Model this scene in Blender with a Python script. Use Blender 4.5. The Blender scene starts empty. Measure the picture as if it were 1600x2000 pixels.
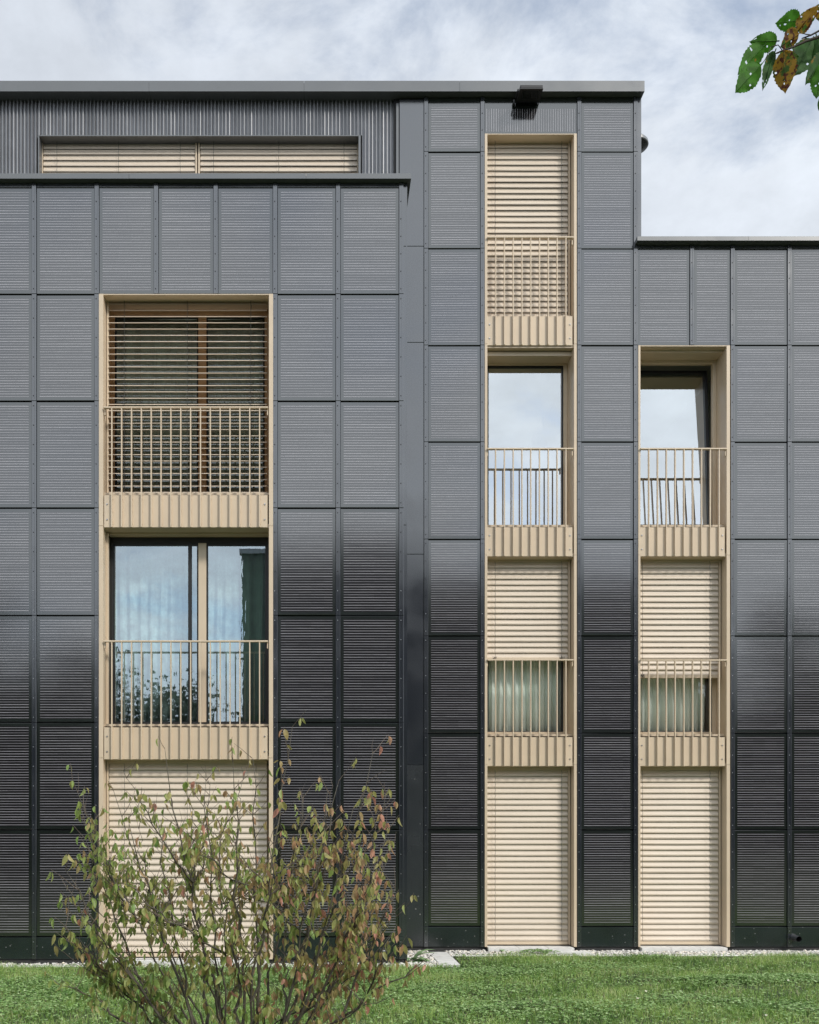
import bpy, math, random
import numpy as np
from mathutils import Vector, Matrix, noise as mnoise
R = math.radians
random.seed(7); rng = np.random.default_rng(7)
scene = bpy.context.scene
col = scene.collection

# ------------------------------------------------------------------ camera
F = 1930.0; VX = 625.0; HY = 1621.0; EYE = 1.6
cam = bpy.data.cameras.new('camera'); camo = bpy.data.objects.new('camera', cam); col.objects.link(camo)
camo.location = (0, 0, EYE); camo.rotation_euler = (R(90), 0, 0)
cam.sensor_width = 36; cam.sensor_fit = 'HORIZONTAL'; cam.lens = F/1600*36
cam.shift_x = (800-VX)/1600; cam.shift_y = (HY-1000)/1600
cam.clip_start = 0.05; cam.clip_end = 2000
scene.camera = camo
scene.view_settings.view_transform = 'Standard'; scene.view_settings.look = 'None'
scene.view_settings.gamma = 1; scene.view_settings.use_curve_mapping = False
scene.view_settings.exposure = 0.0
# ------------------------------------------------------------------ sky
SUN_EL, SUN_AZ = 36, 41            # azimuth measured from straight behind the camera towards the right
world = bpy.data.worlds.new('World'); scene.world = world; world.use_nodes = True
nt = world.node_tree; N = nt.nodes; L = nt.links; N.clear()
def wn(t, **k):
    n = N.new(t)
    for a, b in k.items(): setattr(n, a, b)
    return n
out = wn('ShaderNodeOutputWorld'); bg = wn('ShaderNodeBackground'); bg.inputs[1].default_value = 1.0
sky = wn('ShaderNodeTexSky', sky_type='NISHITA', sun_disc=False, sun_elevation=R(SUN_EL), sun_rotation=R(180-SUN_AZ))
tc = wn('ShaderNodeTexCoord'); sep = wn('ShaderNodeSeparateXYZ'); L.new(tc.outputs['Generated'], sep.inputs[0])
def wmath(op, a, b=None, clamp=False):
    n = wn('ShaderNodeMath', operation=op, use_clamp=clamp)
    for i, v in enumerate((a, b)):
        if v is None: continue
        if isinstance(v, (int, float)): n.inputs[i].default_value = v
        else: L.new(v, n.inputs[i])
    return n.outputs[0]
den = wmath('ADD', wmath('MAXIMUM', sep.outputs[2], 0.0), 0.32)
cmb = wn('ShaderNodeCombineXYZ')
L.new(wmath('DIVIDE', sep.outputs[0], den), cmb.inputs[0]); L.new(wmath('DIVIDE', sep.outputs[1], den), cmb.inputs[1])
n1 = wn('ShaderNodeTexNoise'); n1.inputs['Scale'].default_value = 4.6; n1.inputs['Detail'].default_value = 11; n1.inputs['Roughness'].default_value = .6; n1.inputs['Distortion'].default_value = .25
mp = wn('ShaderNodeMapping'); mp.inputs['Location'].default_value = (3.35, .4, 0); L.new(cmb.outputs[0], mp.inputs[0])
L.new(mp.outputs[0], n1.inputs['Vector'])
cover = wn('ShaderNodeMapRange', interpolation_type='SMOOTHSTEP'); L.new(n1.outputs[0], cover.inputs[0])
cover.inputs[1].default_value = .29; cover.inputs[2].default_value = .54
n2 = wn('ShaderNodeTexNoise'); n2.inputs['Scale'].default_value = 9.0; n2.inputs['Detail'].default_value = 10; n2.inputs['Roughness'].default_value = .6
mp2 = wn('ShaderNodeMapping'); mp2.inputs['Location'].default_value = (9, 2, 0); L.new(cmb.outputs[0], mp2.inputs[0]); L.new(mp2.outputs[0], n2.inputs['Vector'])
shade = wn('ShaderNodeMapRange'); L.new(n2.outputs[0], shade.inputs[0])
shade.inputs[1].default_value = .3; shade.inputs[2].default_value = .7; shade.inputs[3].default_value = .85; shade.inputs[4].default_value = 1.07
skyc = wn('ShaderNodeVectorMath', operation='SCALE'); L.new(sky.outputs[0], skyc.inputs[0]); skyc.inputs['Scale'].default_value = .12
haz = wn('ShaderNodeMix', data_type='RGBA'); haz.inputs[0].default_value = .5
L.new(skyc.outputs[0], haz.inputs[6]); haz.inputs[7].default_value = (.52, .60, .74, 1)
cl = wn('ShaderNodeVectorMath', operation='SCALE'); cl.inputs[0].default_value = (.72, .775, .86); L.new(shade.outputs[0], cl.inputs['Scale'])
mx = wn('ShaderNodeMix', data_type='RGBA'); L.new(cover.outputs[0], mx.inputs[0]); L.new(haz.outputs[2], mx.inputs[6]); L.new(cl.outputs[0], mx.inputs[7])
# clouds are brighter round the sun, behind the camera
sd = Vector((math.sin(R(SUN_AZ))*math.cos(R(SUN_EL)), -math.cos(R(SUN_AZ))*math.cos(R(SUN_EL)), math.sin(R(SUN_EL))))
dt = wn('ShaderNodeVectorMath', operation='DOT_PRODUCT'); L.new(tc.outputs['Generated'], dt.inputs[0]); dt.inputs[1].default_value = sd
br = wn('ShaderNodeMapRange', interpolation_type='SMOOTHSTEP'); L.new(dt.outputs['Value'], br.inputs[0])
br.inputs[1].default_value = -.3; br.inputs[2].default_value = 1.0; br.inputs[3].default_value = 1.0; br.inputs[4].default_value = 2.0
fin = wn('ShaderNodeVectorMath', operation='SCALE'); L.new(mx.outputs[2], fin.inputs[0]); L.new(br.outputs[0], fin.inputs['Scale'])
wt = wn('ShaderNodeMix', data_type='RGBA'); wt.inputs[6].default_value = (1, 1, 1, 1); wt.inputs[7].default_value = (1.02, 1.01, .965, 1)
bw = wn('ShaderNodeMapRange'); L.new(dt.outputs['Value'], bw.inputs[0]); bw.inputs[1].default_value = -.3; bw.inputs[2].default_value = .7; L.new(bw.outputs[0], wt.inputs[0])
fw_ = wn('ShaderNodeVectorMath', operation='MULTIPLY'); L.new(fin.outputs[0], fw_.inputs[0]); L.new(wt.outputs[2], fw_.inputs[1])
L.new(fw_.outputs[0], bg.inputs[0]); L.new(bg.outputs[0], out.inputs[0])
# ------------------------------------------------------------------ sun
sl = bpy.data.lights.new('sun', 'SUN'); so = bpy.data.objects.new('sun', sl); col.objects.link(so)
sl.energy = 2.5; sl.angle = R(9); sl.color = (1, .95, .87)
so.rotation_euler = sd.to_track_quat('Z', 'Y').to_euler(); so.location = (5, -10, 15)

# ------------------------------------------------------------------ materials
def mat(name, base, rough=.5, ior=1.5, metallic=0, var=0, vscale=3.0, bump=0, bscale=30, spots=0, rvar=0, transl=0, tint=None):
    m = bpy.data.materials.new(name); m.use_nodes = True; t = m.node_tree; p = t.nodes['Principled BSDF']
    p.inputs['Base Color'].default_value = (*base, 1); p.inputs['Roughness'].default_value = rough
    p.inputs['IOR'].default_value = ior; p.inputs['Metallic'].default_value = metallic
    co = t.nodes.new('ShaderNodeTexCoord'); src = None
    if tint:        # ramp over the per-piece 'tint' attribute: the piece's own colour
        at = t.nodes.new('ShaderNodeAttribute'); at.attribute_name = 'tint'
        rp = t.nodes.new('ShaderNodeValToRGB'); e = rp.color_ramp.elements
        while len(e) < len(tint): e.new(.5)
        for el, (pos, c) in zip(e, tint): el.position = pos; el.color = (*c, 1)
        t.links.new(at.outputs['Fac'], rp.inputs[0]); src = rp.outputs[0]
    if var:
        nz = t.nodes.new('ShaderNodeTexNoise'); nz.inputs['Scale'].default_value = vscale; nz.inputs['Detail'].default_value = 6
        t.links.new(co.outputs['Object'], nz.inputs['Vector'])
        mr = t.nodes.new('ShaderNodeMapRange'); t.links.new(nz.outputs[0], mr.inputs[0])
        mr.inputs[1].default_value = .3; mr.inputs[2].default_value = .7; mr.inputs[3].default_value = 1-var; mr.inputs[4].default_value = 1+var
        sc = t.nodes.new('ShaderNodeVectorMath'); sc.operation = 'SCALE'
        if src: t.links.new(src, sc.inputs[0])
        else: sc.inputs[0].default_value = base
        t.links.new(mr.outputs[0], sc.inputs['Scale']); src = sc.outputs[0]
    if spots:       # splashes and lichen-like specks of dirt
        v = t.nodes.new('ShaderNodeTexVoronoi'); v.inputs['Scale'].default_value = spots; t.links.new(co.outputs['Object'], v.inputs['Vector'])
        lt = t.nodes.new('ShaderNodeMath'); lt.operation = 'LESS_THAN'; lt.inputs[1].default_value = .085; t.links.new(v.outputs['Distance'], lt.inputs[0])
        mi = t.nodes.new('ShaderNodeMix'); mi.data_type = 'RGBA'; t.links.new(lt.outputs[0], mi.inputs[0])
        if src: t.links.new(src, mi.inputs[6])
        else: mi.inputs[6].default_value = (*base, 1)
        mi.inputs[7].default_value = (.22, .22, .21, 1); src = mi.outputs[2]
    if src: t.links.new(src, p.inputs['Base Color'])
    if rvar:
        nz = t.nodes.new('ShaderNodeTexNoise'); nz.inputs['Scale'].default_value = 2.2; nz.inputs['Detail'].default_value = 5
        t.links.new(co.outputs['Object'], nz.inputs['Vector'])
        mr = t.nodes.new('ShaderNodeMapRange'); t.links.new(nz.outputs[0], mr.inputs[0])
        mr.inputs[1].default_value = .35; mr.inputs[2].default_value = .65; mr.inputs[3].default_value = rough-rvar; mr.inputs[4].default_value = rough+rvar
        t.links.new(mr.outputs[0], p.inputs['Roughness'])
    if bump:
        nz = t.nodes.new('ShaderNodeTexNoise'); nz.inputs['Scale'].default_value = bscale; nz.inputs['Detail'].default_value = 4
        t.links.new(co.outputs['Object'], nz.inputs['Vector'])
        bp = t.nodes.new('ShaderNodeBump'); bp.inputs['Strength'].default_value = bump; bp.inputs['Distance'].default_value = .01
        t.links.new(nz.outputs[0], bp.inputs['Height']); t.links.new(bp.outputs[0], p.inputs['Normal'])
    if transl:
        tr = t.nodes.new('ShaderNodeBsdfTranslucent'); ms = t.nodes.new('ShaderNodeMixShader'); ms.inputs[0].default_value = transl
        if src: t.links.new(src, tr.inputs[0])
        else: tr.inputs[0].default_value = (*base, 1)
        t.links.new(p.outputs[0], ms.inputs[1]); t.links.new(tr.outputs[0], ms.inputs[2]); t.links.new(ms.outputs[0], t.nodes['Material Output'].inputs[0])
    return m

def glass_mat(name, refl, tint=(.8, .9, .88), wav=0, wscale=3, gcol=(.93, .97, 1)):
    m = bpy.data.materials.new(name); m.use_nodes = True; t = m.node_tree; t.nodes.clear()
    o = t.nodes.new('ShaderNodeOutputMaterial'); g = t.nodes.new('ShaderNodeBsdfGlossy'); g.inputs['Roughness'].default_value = 0.0
    g.inputs[0].default_value = (*gcol, 1)
    tr = t.nodes.new('ShaderNodeBsdfTransparent'); tr.inputs[0].default_value = (*tint, 1)
    ms = t.nodes.new('ShaderNodeMixShader'); ms.inputs[0].default_value = refl
    t.links.new(tr.outputs[0], ms.inputs[1]); t.links.new(g.outputs[0], ms.inputs[2]); t.links.new(ms.outputs[0], o.inputs[0])
    co = t.nodes.new('ShaderNodeTexCoord')
    nz = t.nodes.new('ShaderNodeTexNoise'); nz.inputs['Scale'].default_value = wscale; nz.inputs['Detail'].default_value = 2; nz.inputs['Distortion'].default_value = 1.0
    mpn = t.nodes.new('ShaderNodeMapping'); mpn.inputs['Scale'].default_value = (2.2, 1, .6)
    t.links.new(co.outputs['Object'], mpn.inputs[0]); t.links.new(mpn.outputs[0], nz.inputs['Vector'])
    bp = t.nodes.new('ShaderNodeBump'); bp.inputs['Strength'].default_value = 1; bp.inputs['Distance'].default_value = wav or .0002
    t.links.new(nz.outputs[0], bp.inputs['Height']); t.links.new(bp.outputs[0], g.inputs['Normal'])
    return m

def cell_mat(name, vertical=False):
    """dark photovoltaic cells crossed by pale conductor ribbons"""
    m = bpy.data.materials.new(name); m.use_nodes = True; t = m.node_tree; p = t.nodes['Principled BSDF']
    p.inputs['Roughness'].default_value = .11; p.inputs['IOR'].default_value = 2.12
    co = t.nodes.new('ShaderNodeTexCoord'); s = t.nodes.new('ShaderNodeSeparateXYZ'); t.links.new(co.outputs['Object'], s.inputs[0])
    oi = t.nodes.new('ShaderNodeObjectInfo')
    def M(op, a, b=None, c=None):
        n = t.nodes.new('ShaderNodeMath'); n.operation = op
        for i, v in enumerate((a, b, c)):
            if v is None: continue
            if isinstance(v, (int, float)): n.inputs[i].default_value = v
            else: t.links.new(v, n.inputs[i])
        return n.outputs[0]
    along, across = (s.outputs[2], s.outputs[0]) if vertical else (s.outputs[0], s.outputs[2])
    cell = M('FLOOR', M('MULTIPLY', M('ADD', along, 5), 1/.158))        # four cells side by side, ribbons a hair out of line between them
    u = M('MULTIPLY', M('ADD', across, M('MULTIPLY', M('SINE', M('ADD', M('MULTIPLY', cell, 12.9), M('MULTIPLY', oi.outputs['Random'], 40))), .0006)), 1/.0325)
    idx = M('FLOOR', u); fr = M('FRACT', u)
    line = M('LESS_THAN', M('ABSOLUTE', M('SUBTRACT', fr, .5)), .115)
    cb = t.nodes.new('ShaderNodeCombineXYZ'); t.links.new(idx, cb.inputs[0]); t.links.new(cell, cb.inputs[1]); t.links.new(oi.outputs['Random'], cb.inputs[2])
    wnz = t.nodes.new('ShaderNodeTexWhiteNoise'); wnz.noise_dimensions = '3D'; t.links.new(cb.outputs[0], wnz.inputs['Vector'])
    cb2 = t.nodes.new('ShaderNodeCombineXYZ'); t.links.new(idx, cb2.inputs[0]); t.links.new(oi.outputs['Random'], cb2.inputs[2])
    wn2 = t.nodes.new('ShaderNodeTexWhiteNoise'); wn2.noise_dimensions = '3D'; t.links.new(cb2.outputs[0], wn2.inputs['Vector'])
    b = M('ADD', M('MULTIPLY', wn2.outputs['Value'], .42), M('MULTIPLY', wnz.outputs['Value'], .16))
    f = M('MULTIPLY', line, M('ADD', b, .35))
    nz = t.nodes.new('ShaderNodeTexNoise'); nz.inputs['Scale'].default_value = 1.5; t.links.new(co.outputs['Object'], nz.inputs['Vector'])
    mi = t.nodes.new('ShaderNodeMix'); mi.data_type = 'RGBA'; t.links.new(f, mi.inputs[0])
    mi.inputs[6].default_value = (.012, .011, .014, 1); mi.inputs[7].default_value = (.35, .34, .36, 1)
    t.links.new(mi.outputs[2], p.inputs['Base Color'])
    bp = t.nodes.new('ShaderNodeBump'); bp.inputs['Strength'].default_value = .4; bp.inputs['Distance'].default_value = .003
    t.links.new(nz.outputs[0], bp.inputs['Height']); t.links.new(bp.outputs[0], p.inputs['Normal'])
    return m

M_ = dict(
    cell=cell_mat('photovoltaic_cells'), cellv=cell_mat('photovoltaic_cells_upright', True),
    glassedge=mat('panel_border', (.010, .013, .012), .13, 2.15, bump=.05, bscale=1.5, var=.2, vscale=2),
    metal=mat('anthracite_metal', (.018, .021, .028), .17, 2.2, var=.12, vscale=2, rvar=.05, bump=.06, bscale=1.2),
    base=mat('base_metal', (.012, .018, .019), .2, 1.7, var=.2, vscale=3, spots=14, rvar=.06, bump=.08, bscale=2),
    dirty=mat('splashed_metal', (.024, .028, .033), .24, 1.9, var=.1, vscale=3, spots=9, rvar=.05, bump=.05, bscale=2),
    fascia=mat('coping_metal', (.095, .10, .105), .34, 1.85, var=.07, vscale=2, rvar=.05, bump=.05, bscale=3),
    corr=mat('corrugated_metal', (.24, .245, .26), .5, 1.5, metallic=.35, var=.1, vscale=4),
    membrane=mat('bitumen_membrane', (.035, .035, .035), .8, var=.2, vscale=20, bump=.4, bscale=60, spots=20),
    black=mat('black_gap', (.006, .006, .007), .7),
    rubber=mat('rubber_gasket', (.012, .012, .013), .45),
    tan=mat('beige_lacquer', (.60, .487, .357), .36, 1.5, var=.035, vscale=3, rvar=.05, bump=.05, bscale=5),
    slat=mat('beige_slat', (.64, .545, .44), .36, 1.5, var=.04, vscale=2),
    wood=mat('brown_frame', (.40, .24, .12), .45, var=.15, vscale=8),
    steel=mat('stainless', (.55, .55, .56), .3, metallic=1),
    screw=mat('screw_head', (.006, .006, .007), .4), screwl=mat('screw_head_bright', (.35, .36, .37), .35, metallic=.8),
    cord=mat('grey_cord', (.06, .065, .06), .8),
    plaster=mat('plaster', (.35, .36, .33), .9, var=.05),
    parquet=mat('parquet', (.2, .13, .07), .5, var=.2),
    glass=glass_mat('window_glass', .50), glassw=glass_mat('window_glass_wavy', .34, wav=.00011, wscale=6, gcol=(.80, .92, 1)),
    glasslow=glass_mat('window_glass_clear', .10), glassmid=glass_mat('window_glass_pale', .10, tint=(1, 1, 1)),
    curtain=mat('pale_green_curtain', (.84, .95, .89), .9, transl=.03, var=.05, vscale=4),
    curtaind=mat('dark_green_curtain', (.20, .30, .23), .9, transl=.15, var=.15, vscale=6),
    concrete=mat('concrete', (.66, .65, .62), .85, var=.14, vscale=9, bump=.3, bscale=90),
    kerbm=mat('kerb_concrete', (.74, .73, .69), .85, var=.15, vscale=12, bump=.3, bscale=80),
    gravelbed=mat('gravel_bed', (.22, .21, .19), .95, var=.3, vscale=30, bump=.8, bscale=60),
    pebble=mat('pebbles', (.5, .49, .46), .7, tint=[(0, (.32, .30, .27)), (.3, (.56, .54, .50)), (.7, (.74, .72, .68)), (1, (.80, .71, .58))], var=.12, vscale=60),
    soil=mat('lawn_soil', (.045, .06, .022), .95, var=.45, vscale=2.5, bump=.8, bscale=25),
    grass=mat('grass_blades', (.07, .13, .04), .55, tint=[(0, (.06, .15, .022)), (.4, (.22, .37, .07)), (.75, (.40, .55, .15)), (.93, (.50, .56, .25)), (1, (.62, .54, .34))], transl=.3),
    clover=mat('clover_leaves', (.08, .17, .07), .5, tint=[(0, (.12, .24, .06)), (.5, (.26, .41, .13)), (1, (.42, .55, .27))], transl=.25),
    petal=mat('white_petals', (.75, .75, .7), .6), yolk=mat('flower_centre', (.6, .45, .05), .6),
    bark=mat('shrub_bark', (.085, .075, .055), .75, var=.35, vscale=30, bump=.3, bscale=120),
    twig=mat('twig_bark', (.13, .10, .075), .7, var=.3, vscale=20),
    sleaf=mat('shrub_leaves', (.1, .15, .05), .42, tint=[(0, (.17, .29, .065)), (.35, (.29, .38, .10)), (.65, (.40, .36, .13)), (.85, (.48, .29, .16)), (1, (.60, .28, .20))], transl=.45, var=.25, vscale=45),
    treebark=mat('tree_bark', (.06, .05, .04), .85, var=.3, vscale=12, bump=.5, bscale=40),
    farleaf=mat('far_leaves', (.035, .055, .02), .7, tint=[(0, (.02, .035, .012)), (1, (.05, .075, .025))]),
    oppwall=mat('opposite_render', (.10, .10, .095), .9, var=.1), oppwin=mat('opposite_window', (.02, .022, .025), .15),
    oppcap=mat('opposite_coping', (.45, .46, .47), .4),
    weed=mat('weed_leaf', (.24, .36, .17), .5, var=.2, vscale=20, transl=.3),
    streaks=mat('pane_streaks', (.44, .53, .55), .9, transl=.2, var=.5, vscale=7),  # mottled tone stands in for bright streaks on the pane
    curtaing=mat('grey_green_curtain', (.28, .29, .25), .9, var=.2, vscale=5),
    corrp=mat('pipe_metal', (.05, .052, .055), .3, 1.9),
    lens=mat('lamp_lens', (.01, .01, .01), .15),
)
def spotted_leaf(name, green, mix):
    """apple leaf: green with yellow and brown blotches; mix sets how much is blotched"""
    m = bpy.data.materials.new(name); m.use_nodes = True; t = m.node_tree; p = t.nodes['Principled BSDF']
    p.inputs['Roughness'].default_value = .62; p.inputs['Specular IOR Level'].default_value = .25
    co = t.nodes.new('ShaderNodeTexCoord')
    def nz(scale, det=5):
        n = t.nodes.new('ShaderNodeTexNoise'); n.inputs['Scale'].default_value = scale; n.inputs['Detail'].default_value = det; t.links.new(co.outputs['Object'], n.inputs['Vector']); return n.outputs[0]
    def rng_(src, a, b):
        r = t.nodes.new('ShaderNodeMapRange'); r.interpolation_type = 'SMOOTHSTEP'; t.links.new(src, r.inputs[0]); r.inputs[1].default_value = a; r.inputs[2].default_value = b; return r.outputs[0]
    def mixc(f, a, b):
        n = t.nodes.new('ShaderNodeMix'); n.data_type = 'RGBA'; t.links.new(f, n.inputs[0])
        for i, v in ((6, a), (7, b)):
            if isinstance(v, tuple): n.inputs[i].default_value = (*v, 1)
            else: t.links.new(v, n.inputs[i])
        return n.outputs[2]
    c = mixc(rng_(nz(55), .35, .65), green, tuple(x*1.7 for x in green))
    c = mixc(rng_(nz(75), .66-.26*mix, .74-.26*mix), c, (.33, .19, .022))
    c = mixc(rng_(nz(110, 8), .70-.19*mix, .76-.19*mix), c, (.10, .03, .015))
    t.links.new(c, p.inputs['Base Color'])
    tr = t.nodes.new('ShaderNodeBsdfTranslucent'); t.links.new(c, tr.inputs[0]); ms = t.nodes.new('ShaderNodeMixShader'); ms.inputs[0].default_value = .5
    t.links.new(p.outputs[0], ms.inputs[1]); t.links.new(tr.outputs[0], ms.inputs[2]); t.links.new(ms.outputs[0], t.nodes['Material Output'].inputs[0])
    return m
AL = [spotted_leaf('apple_leaf_green', (.045, .145, .012), 0), spotted_leaf('apple_leaf_blotched', (.045, .10, .015), .95), spotted_leaf('apple_leaf_dark', (.04, .10, .025), .15)]

# ------------------------------------------------------------------ mesh helpers
class MB:
    def __init__(s): s.v = []; s.f = []; s.m = []; s.sm = []
    def face(s, pts, mi=0, smooth=False):
        b = len(s.v); s.v += [tuple(p) for p in pts]; s.f.append(tuple(range(b, b+len(pts)))); s.m.append(mi); s.sm.append(smooth)
    def box(s, x0, x1, y0, y1, z0, z1, mi=0, bev=0):
        if bev:
            # chamfered front edges (the side facing the camera, -y)
            s.v += []; b = len(s.v)
            s.v += [(x0, y1, z0), (x1, y1, z0), (x1, y1, z1), (x0, y1, z1), (x0, y0+bev, z0), (x1, y0+bev, z0), (x1, y0+bev, z1), (x0, y0+bev, z1),
                    (x0+bev, y0, z0+bev), (x1-bev, y0, z0+bev), (x1-bev, y0, z1-bev), (x0+bev, y0, z1-bev)]
            fs = [(0, 3, 2, 1), (0, 1, 5, 4), (1, 2, 6, 5), (2, 3, 7, 6), (3, 0, 4, 7), (4, 5, 9, 8), (5, 6, 10, 9), (6, 7, 11, 10), (7, 4, 8, 11), (8, 9, 10, 11)]
        else:
            b = len(s.v)
            s.v += [(x0, y0, z0), (x1, y0, z0), (x1, y1, z0), (x0, y1, z0), (x0, y0, z1), (x1, y0, z1), (x1, y1, z1), (x0, y1, z1)]
            fs = [(0, 3, 2, 1), (4, 5, 6, 7), (0, 1, 5, 4), (1, 2, 6, 5), (2, 3, 7, 6), (3, 0, 4, 7)]
        for f in fs: s.f.append(tuple(b+i for i in f)); s.m.append(mi); s.sm.append(False)
    def tube(s, pts, rad, n=6, mi=0, cap=True):
        pts = [Vector(p) for p in pts]; b = len(s.v); k = len(pts)
        if not isinstance(rad, (list, tuple)): rad = [rad]*k
        up = Vector((0, 0, 1))
        for i, p in enumerate(pts):
            d = (pts[min(i+1, k-1)]-pts[max(i-1, 0)]).normalized()
            a = d.cross(up if abs(d.z) < .95 else Vector((1, 0, 0))).normalized(); c = d.cross(a)
            for j in range(n):
                t = 2*math.pi*j/n; s.v.append(tuple(p+(a*math.cos(t)+c*math.sin(t))*rad[i]))
        for i in range(k-1):
            for j in range(n):
                s.f.append((b+i*n+j, b+i*n+(j+1) % n, b+(i+1)*n+(j+1) % n, b+(i+1)*n+j)); s.m.append(mi); s.sm.append(True)
        if cap:
            s.f.append(tuple(b+j for j in range(n))[::-1]); s.f.append(tuple(b+(k-1)*n+j for j in range(n))); s.m += [mi]*2; s.sm += [False]*2
    def ext(s, prof, x0, x1, mi=0, smooth=True, close=False):
        """profile [(y,z)] run along x"""
        b = len(s.v); n = len(prof)
        for x in (x0, x1): s.v += [(x, y, z) for y, z in prof]
        for i in range(n if close else n-1):
            j = (i+1) % n; s.f.append((b+i, b+j, b+n+j, b+n+i)); s.m.append(mi); s.sm.append(smooth)
    def build(s, name, mats, parent=None, origin=None):
        me = bpy.data.meshes.new(name)
        o = Vector(origin) if origin is not None else Vector((0, 0, 0))
        me.from_pydata([tuple(Vector(v)-o) for v in s.v] if origin is not None else s.v, [], s.f)
        for m in (mats if isinstance(mats, (list, tuple)) else [mats]): me.materials.append(m)
        me.polygons.foreach_set('material_index', s.m); me.polygons.foreach_set('use_smooth', s.sm); me.update()
        ob = bpy.data.objects.new(name, me); col.objects.link(ob); ob.location = o
        if parent is not None: setpar(ob, parent)
        return ob
ROOTS = {}
def setpar(ob, parent):
    # every parent sits at an un-rotated place of its own; keep the child where it is in the world
    ob.parent = parent
    w = Vector((0, 0, 0)); p = parent
    while p is not None: w += p.location; p = p.parent
    ob.location = Vector(ob.location)-w
def npmesh(name, v, faces, mats, tint=None, smooth=False, parent=None):
    me = bpy.data.meshes.new(name); k = faces.shape[1]; nf = len(faces)
    me.vertices.add(len(v)); me.vertices.foreach_set('co', np.asarray(v, np.float32).ravel())
    me.loops.add(nf*k); me.loops.foreach_set('vertex_index', faces.astype(np.int32).ravel())
    me.polygons.add(nf); me.polygons.foreach_set('loop_start', np.arange(0, nf*k, k, dtype=np.int32))
    try: me.polygons.foreach_set('loop_total', np.full(nf, k, np.int32))
    except Exception: pass
    me.polygons.foreach_set('use_smooth', np.full(nf, smooth))
    me.update(calc_edges=True)
    if tint is not None:
        a = me.attributes.new('tint', 'FLOAT', 'POINT'); a.data.foreach_set('value', np.asarray(tint, np.float32))
    me.materials.append(mats); ob = bpy.data.objects.new(name, me); col.objects.link(ob)
    if parent is not None: setpar(ob, parent)
    return ob
def tag(o, label=None, cat=None, group=None, kind=None):
    if label: o['label'] = label
    if cat: o['category'] = cat
    if group: o['group'] = group
    if kind: o['kind'] = kind
    return o
def empty(name, loc):
    o = bpy.data.objects.new(name, None); o.empty_display_size = .2; o.location = loc; col.objects.link(o); return o
def at(px, py, d):          # photo pixel and true distance -> world point
    return Vector(((px-VX)*d/F, d, EYE+(HY-py)*d/F))
YR = 13.5; YL = 13.5/1.106; GZ = -.06
def xr(p): return (p-VX)*YR/F
def zr(p): return EYE+(HY-p)*YR/F
def xl(p): return (p-VX)*YL/F
def zl(p): return EYE+(HY-p)*YL/F

# ================================================================== BUILDING
B = empty('apartment_building', (1.5, 13.5, 0))
tag(B, 'dark apartment house clad in black solar panels with beige framed windows', 'building')

def wall_holes(x0, x1, z0, z1, holes, y0, y1, name, m, extra_faces=True):
    xs = sorted({x0, x1, *[h[0] for h in holes], *[h[1] for h in holes]}); zs = sorted({z0, z1, *[h[2] for h in holes], *[h[3] for h in holes]})
    nx, nz = len(xs)-1, len(zs)-1
    def solid(i, j):
        if i < 0 or j < 0 or i >= nx or j >= nz: return False
        cx, cz = (xs[i]+xs[i+1])/2, (zs[j]+zs[j+1])/2
        return not any(h[0] < cx < h[1] and h[2] < cz < h[3] for h in holes)
    b = MB()
    for i in range(nx):
        for j in range(nz):
            if not solid(i, j): continue
            a, c, d, e = xs[i], xs[i+1], zs[j], zs[j+1]
            b.face([(a, y0, d), (c, y0, d), (c, y0, e), (a, y0, e)]); b.face([(a, y1, d), (a, y1, e), (c, y1, e), (c, y1, d)])
            if not solid(i-1, j): b.face([(a, y0, d), (a, y0, e), (a, y1, e), (a, y1, d)])
            if not solid(i+1, j): b.face([(c, y0, d), (c, y1, d), (c, y1, e), (c, y0, e)])
            if not solid(i, j-1): b.face([(a, y0, d), (a, y1, d), (c, y1, d), (c, y0, d)])
            if not solid(i, j+1): b.face([(a, y0, e), (c, y0, e), (c, y1, e), (a, y1, e)])
    return b.build(name, m, B)

# openings (outer edges of their beige linings) on each front
HL = (xl(193.5), xl(533.5), GZ-.02, zl(574.5))
HA = (xr(946.7), xr(1126.3), GZ-.02, zr(261.5))
HB = (xr(1246.3), xr(1425.5), GZ-.02, zr(675))
XL0 = xl(-180); XLE = xl(795.5); XT = xr(779); XTE = xr(1253); XRE = xr(1775)
ZW = zl(352); ZTOP = zr(181); ZLOW = zr(472)
BK = .045          # wall backing sits this far behind the cover strips
wall_holes(XL0, XLE, GZ-.3, ZW, [HL], YL+BK, YL+BK+.28, 'wall', M_['black'])
def clip(h, z0, z1): return (h[0], h[1], max(h[2], z0), min(h[3], z1))
wall_holes(xr(770), XRE, GZ-.3, ZLOW, [clip(HA, GZ-.02, ZLOW), HB], YR+BK, YR+BK+.28, 'wall', M_['black'])
wall_holes(xr(770), XTE-.012, ZLOW, ZTOP, [clip(HA, ZLOW, 99)], YR+BK, YR+BK+.28, 'wall', M_['black'])
# corrugated attic wall left of the tower, with its long window opening
YC = YR+.06
HC = (xr(72), xr(705), ZW-.9, zr(258.5))
wall_holes(XL0, xr(770), ZW-1.2, ZTOP, [HC], YC+.05, YC+.3, 'wall', M_['black'])
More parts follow.
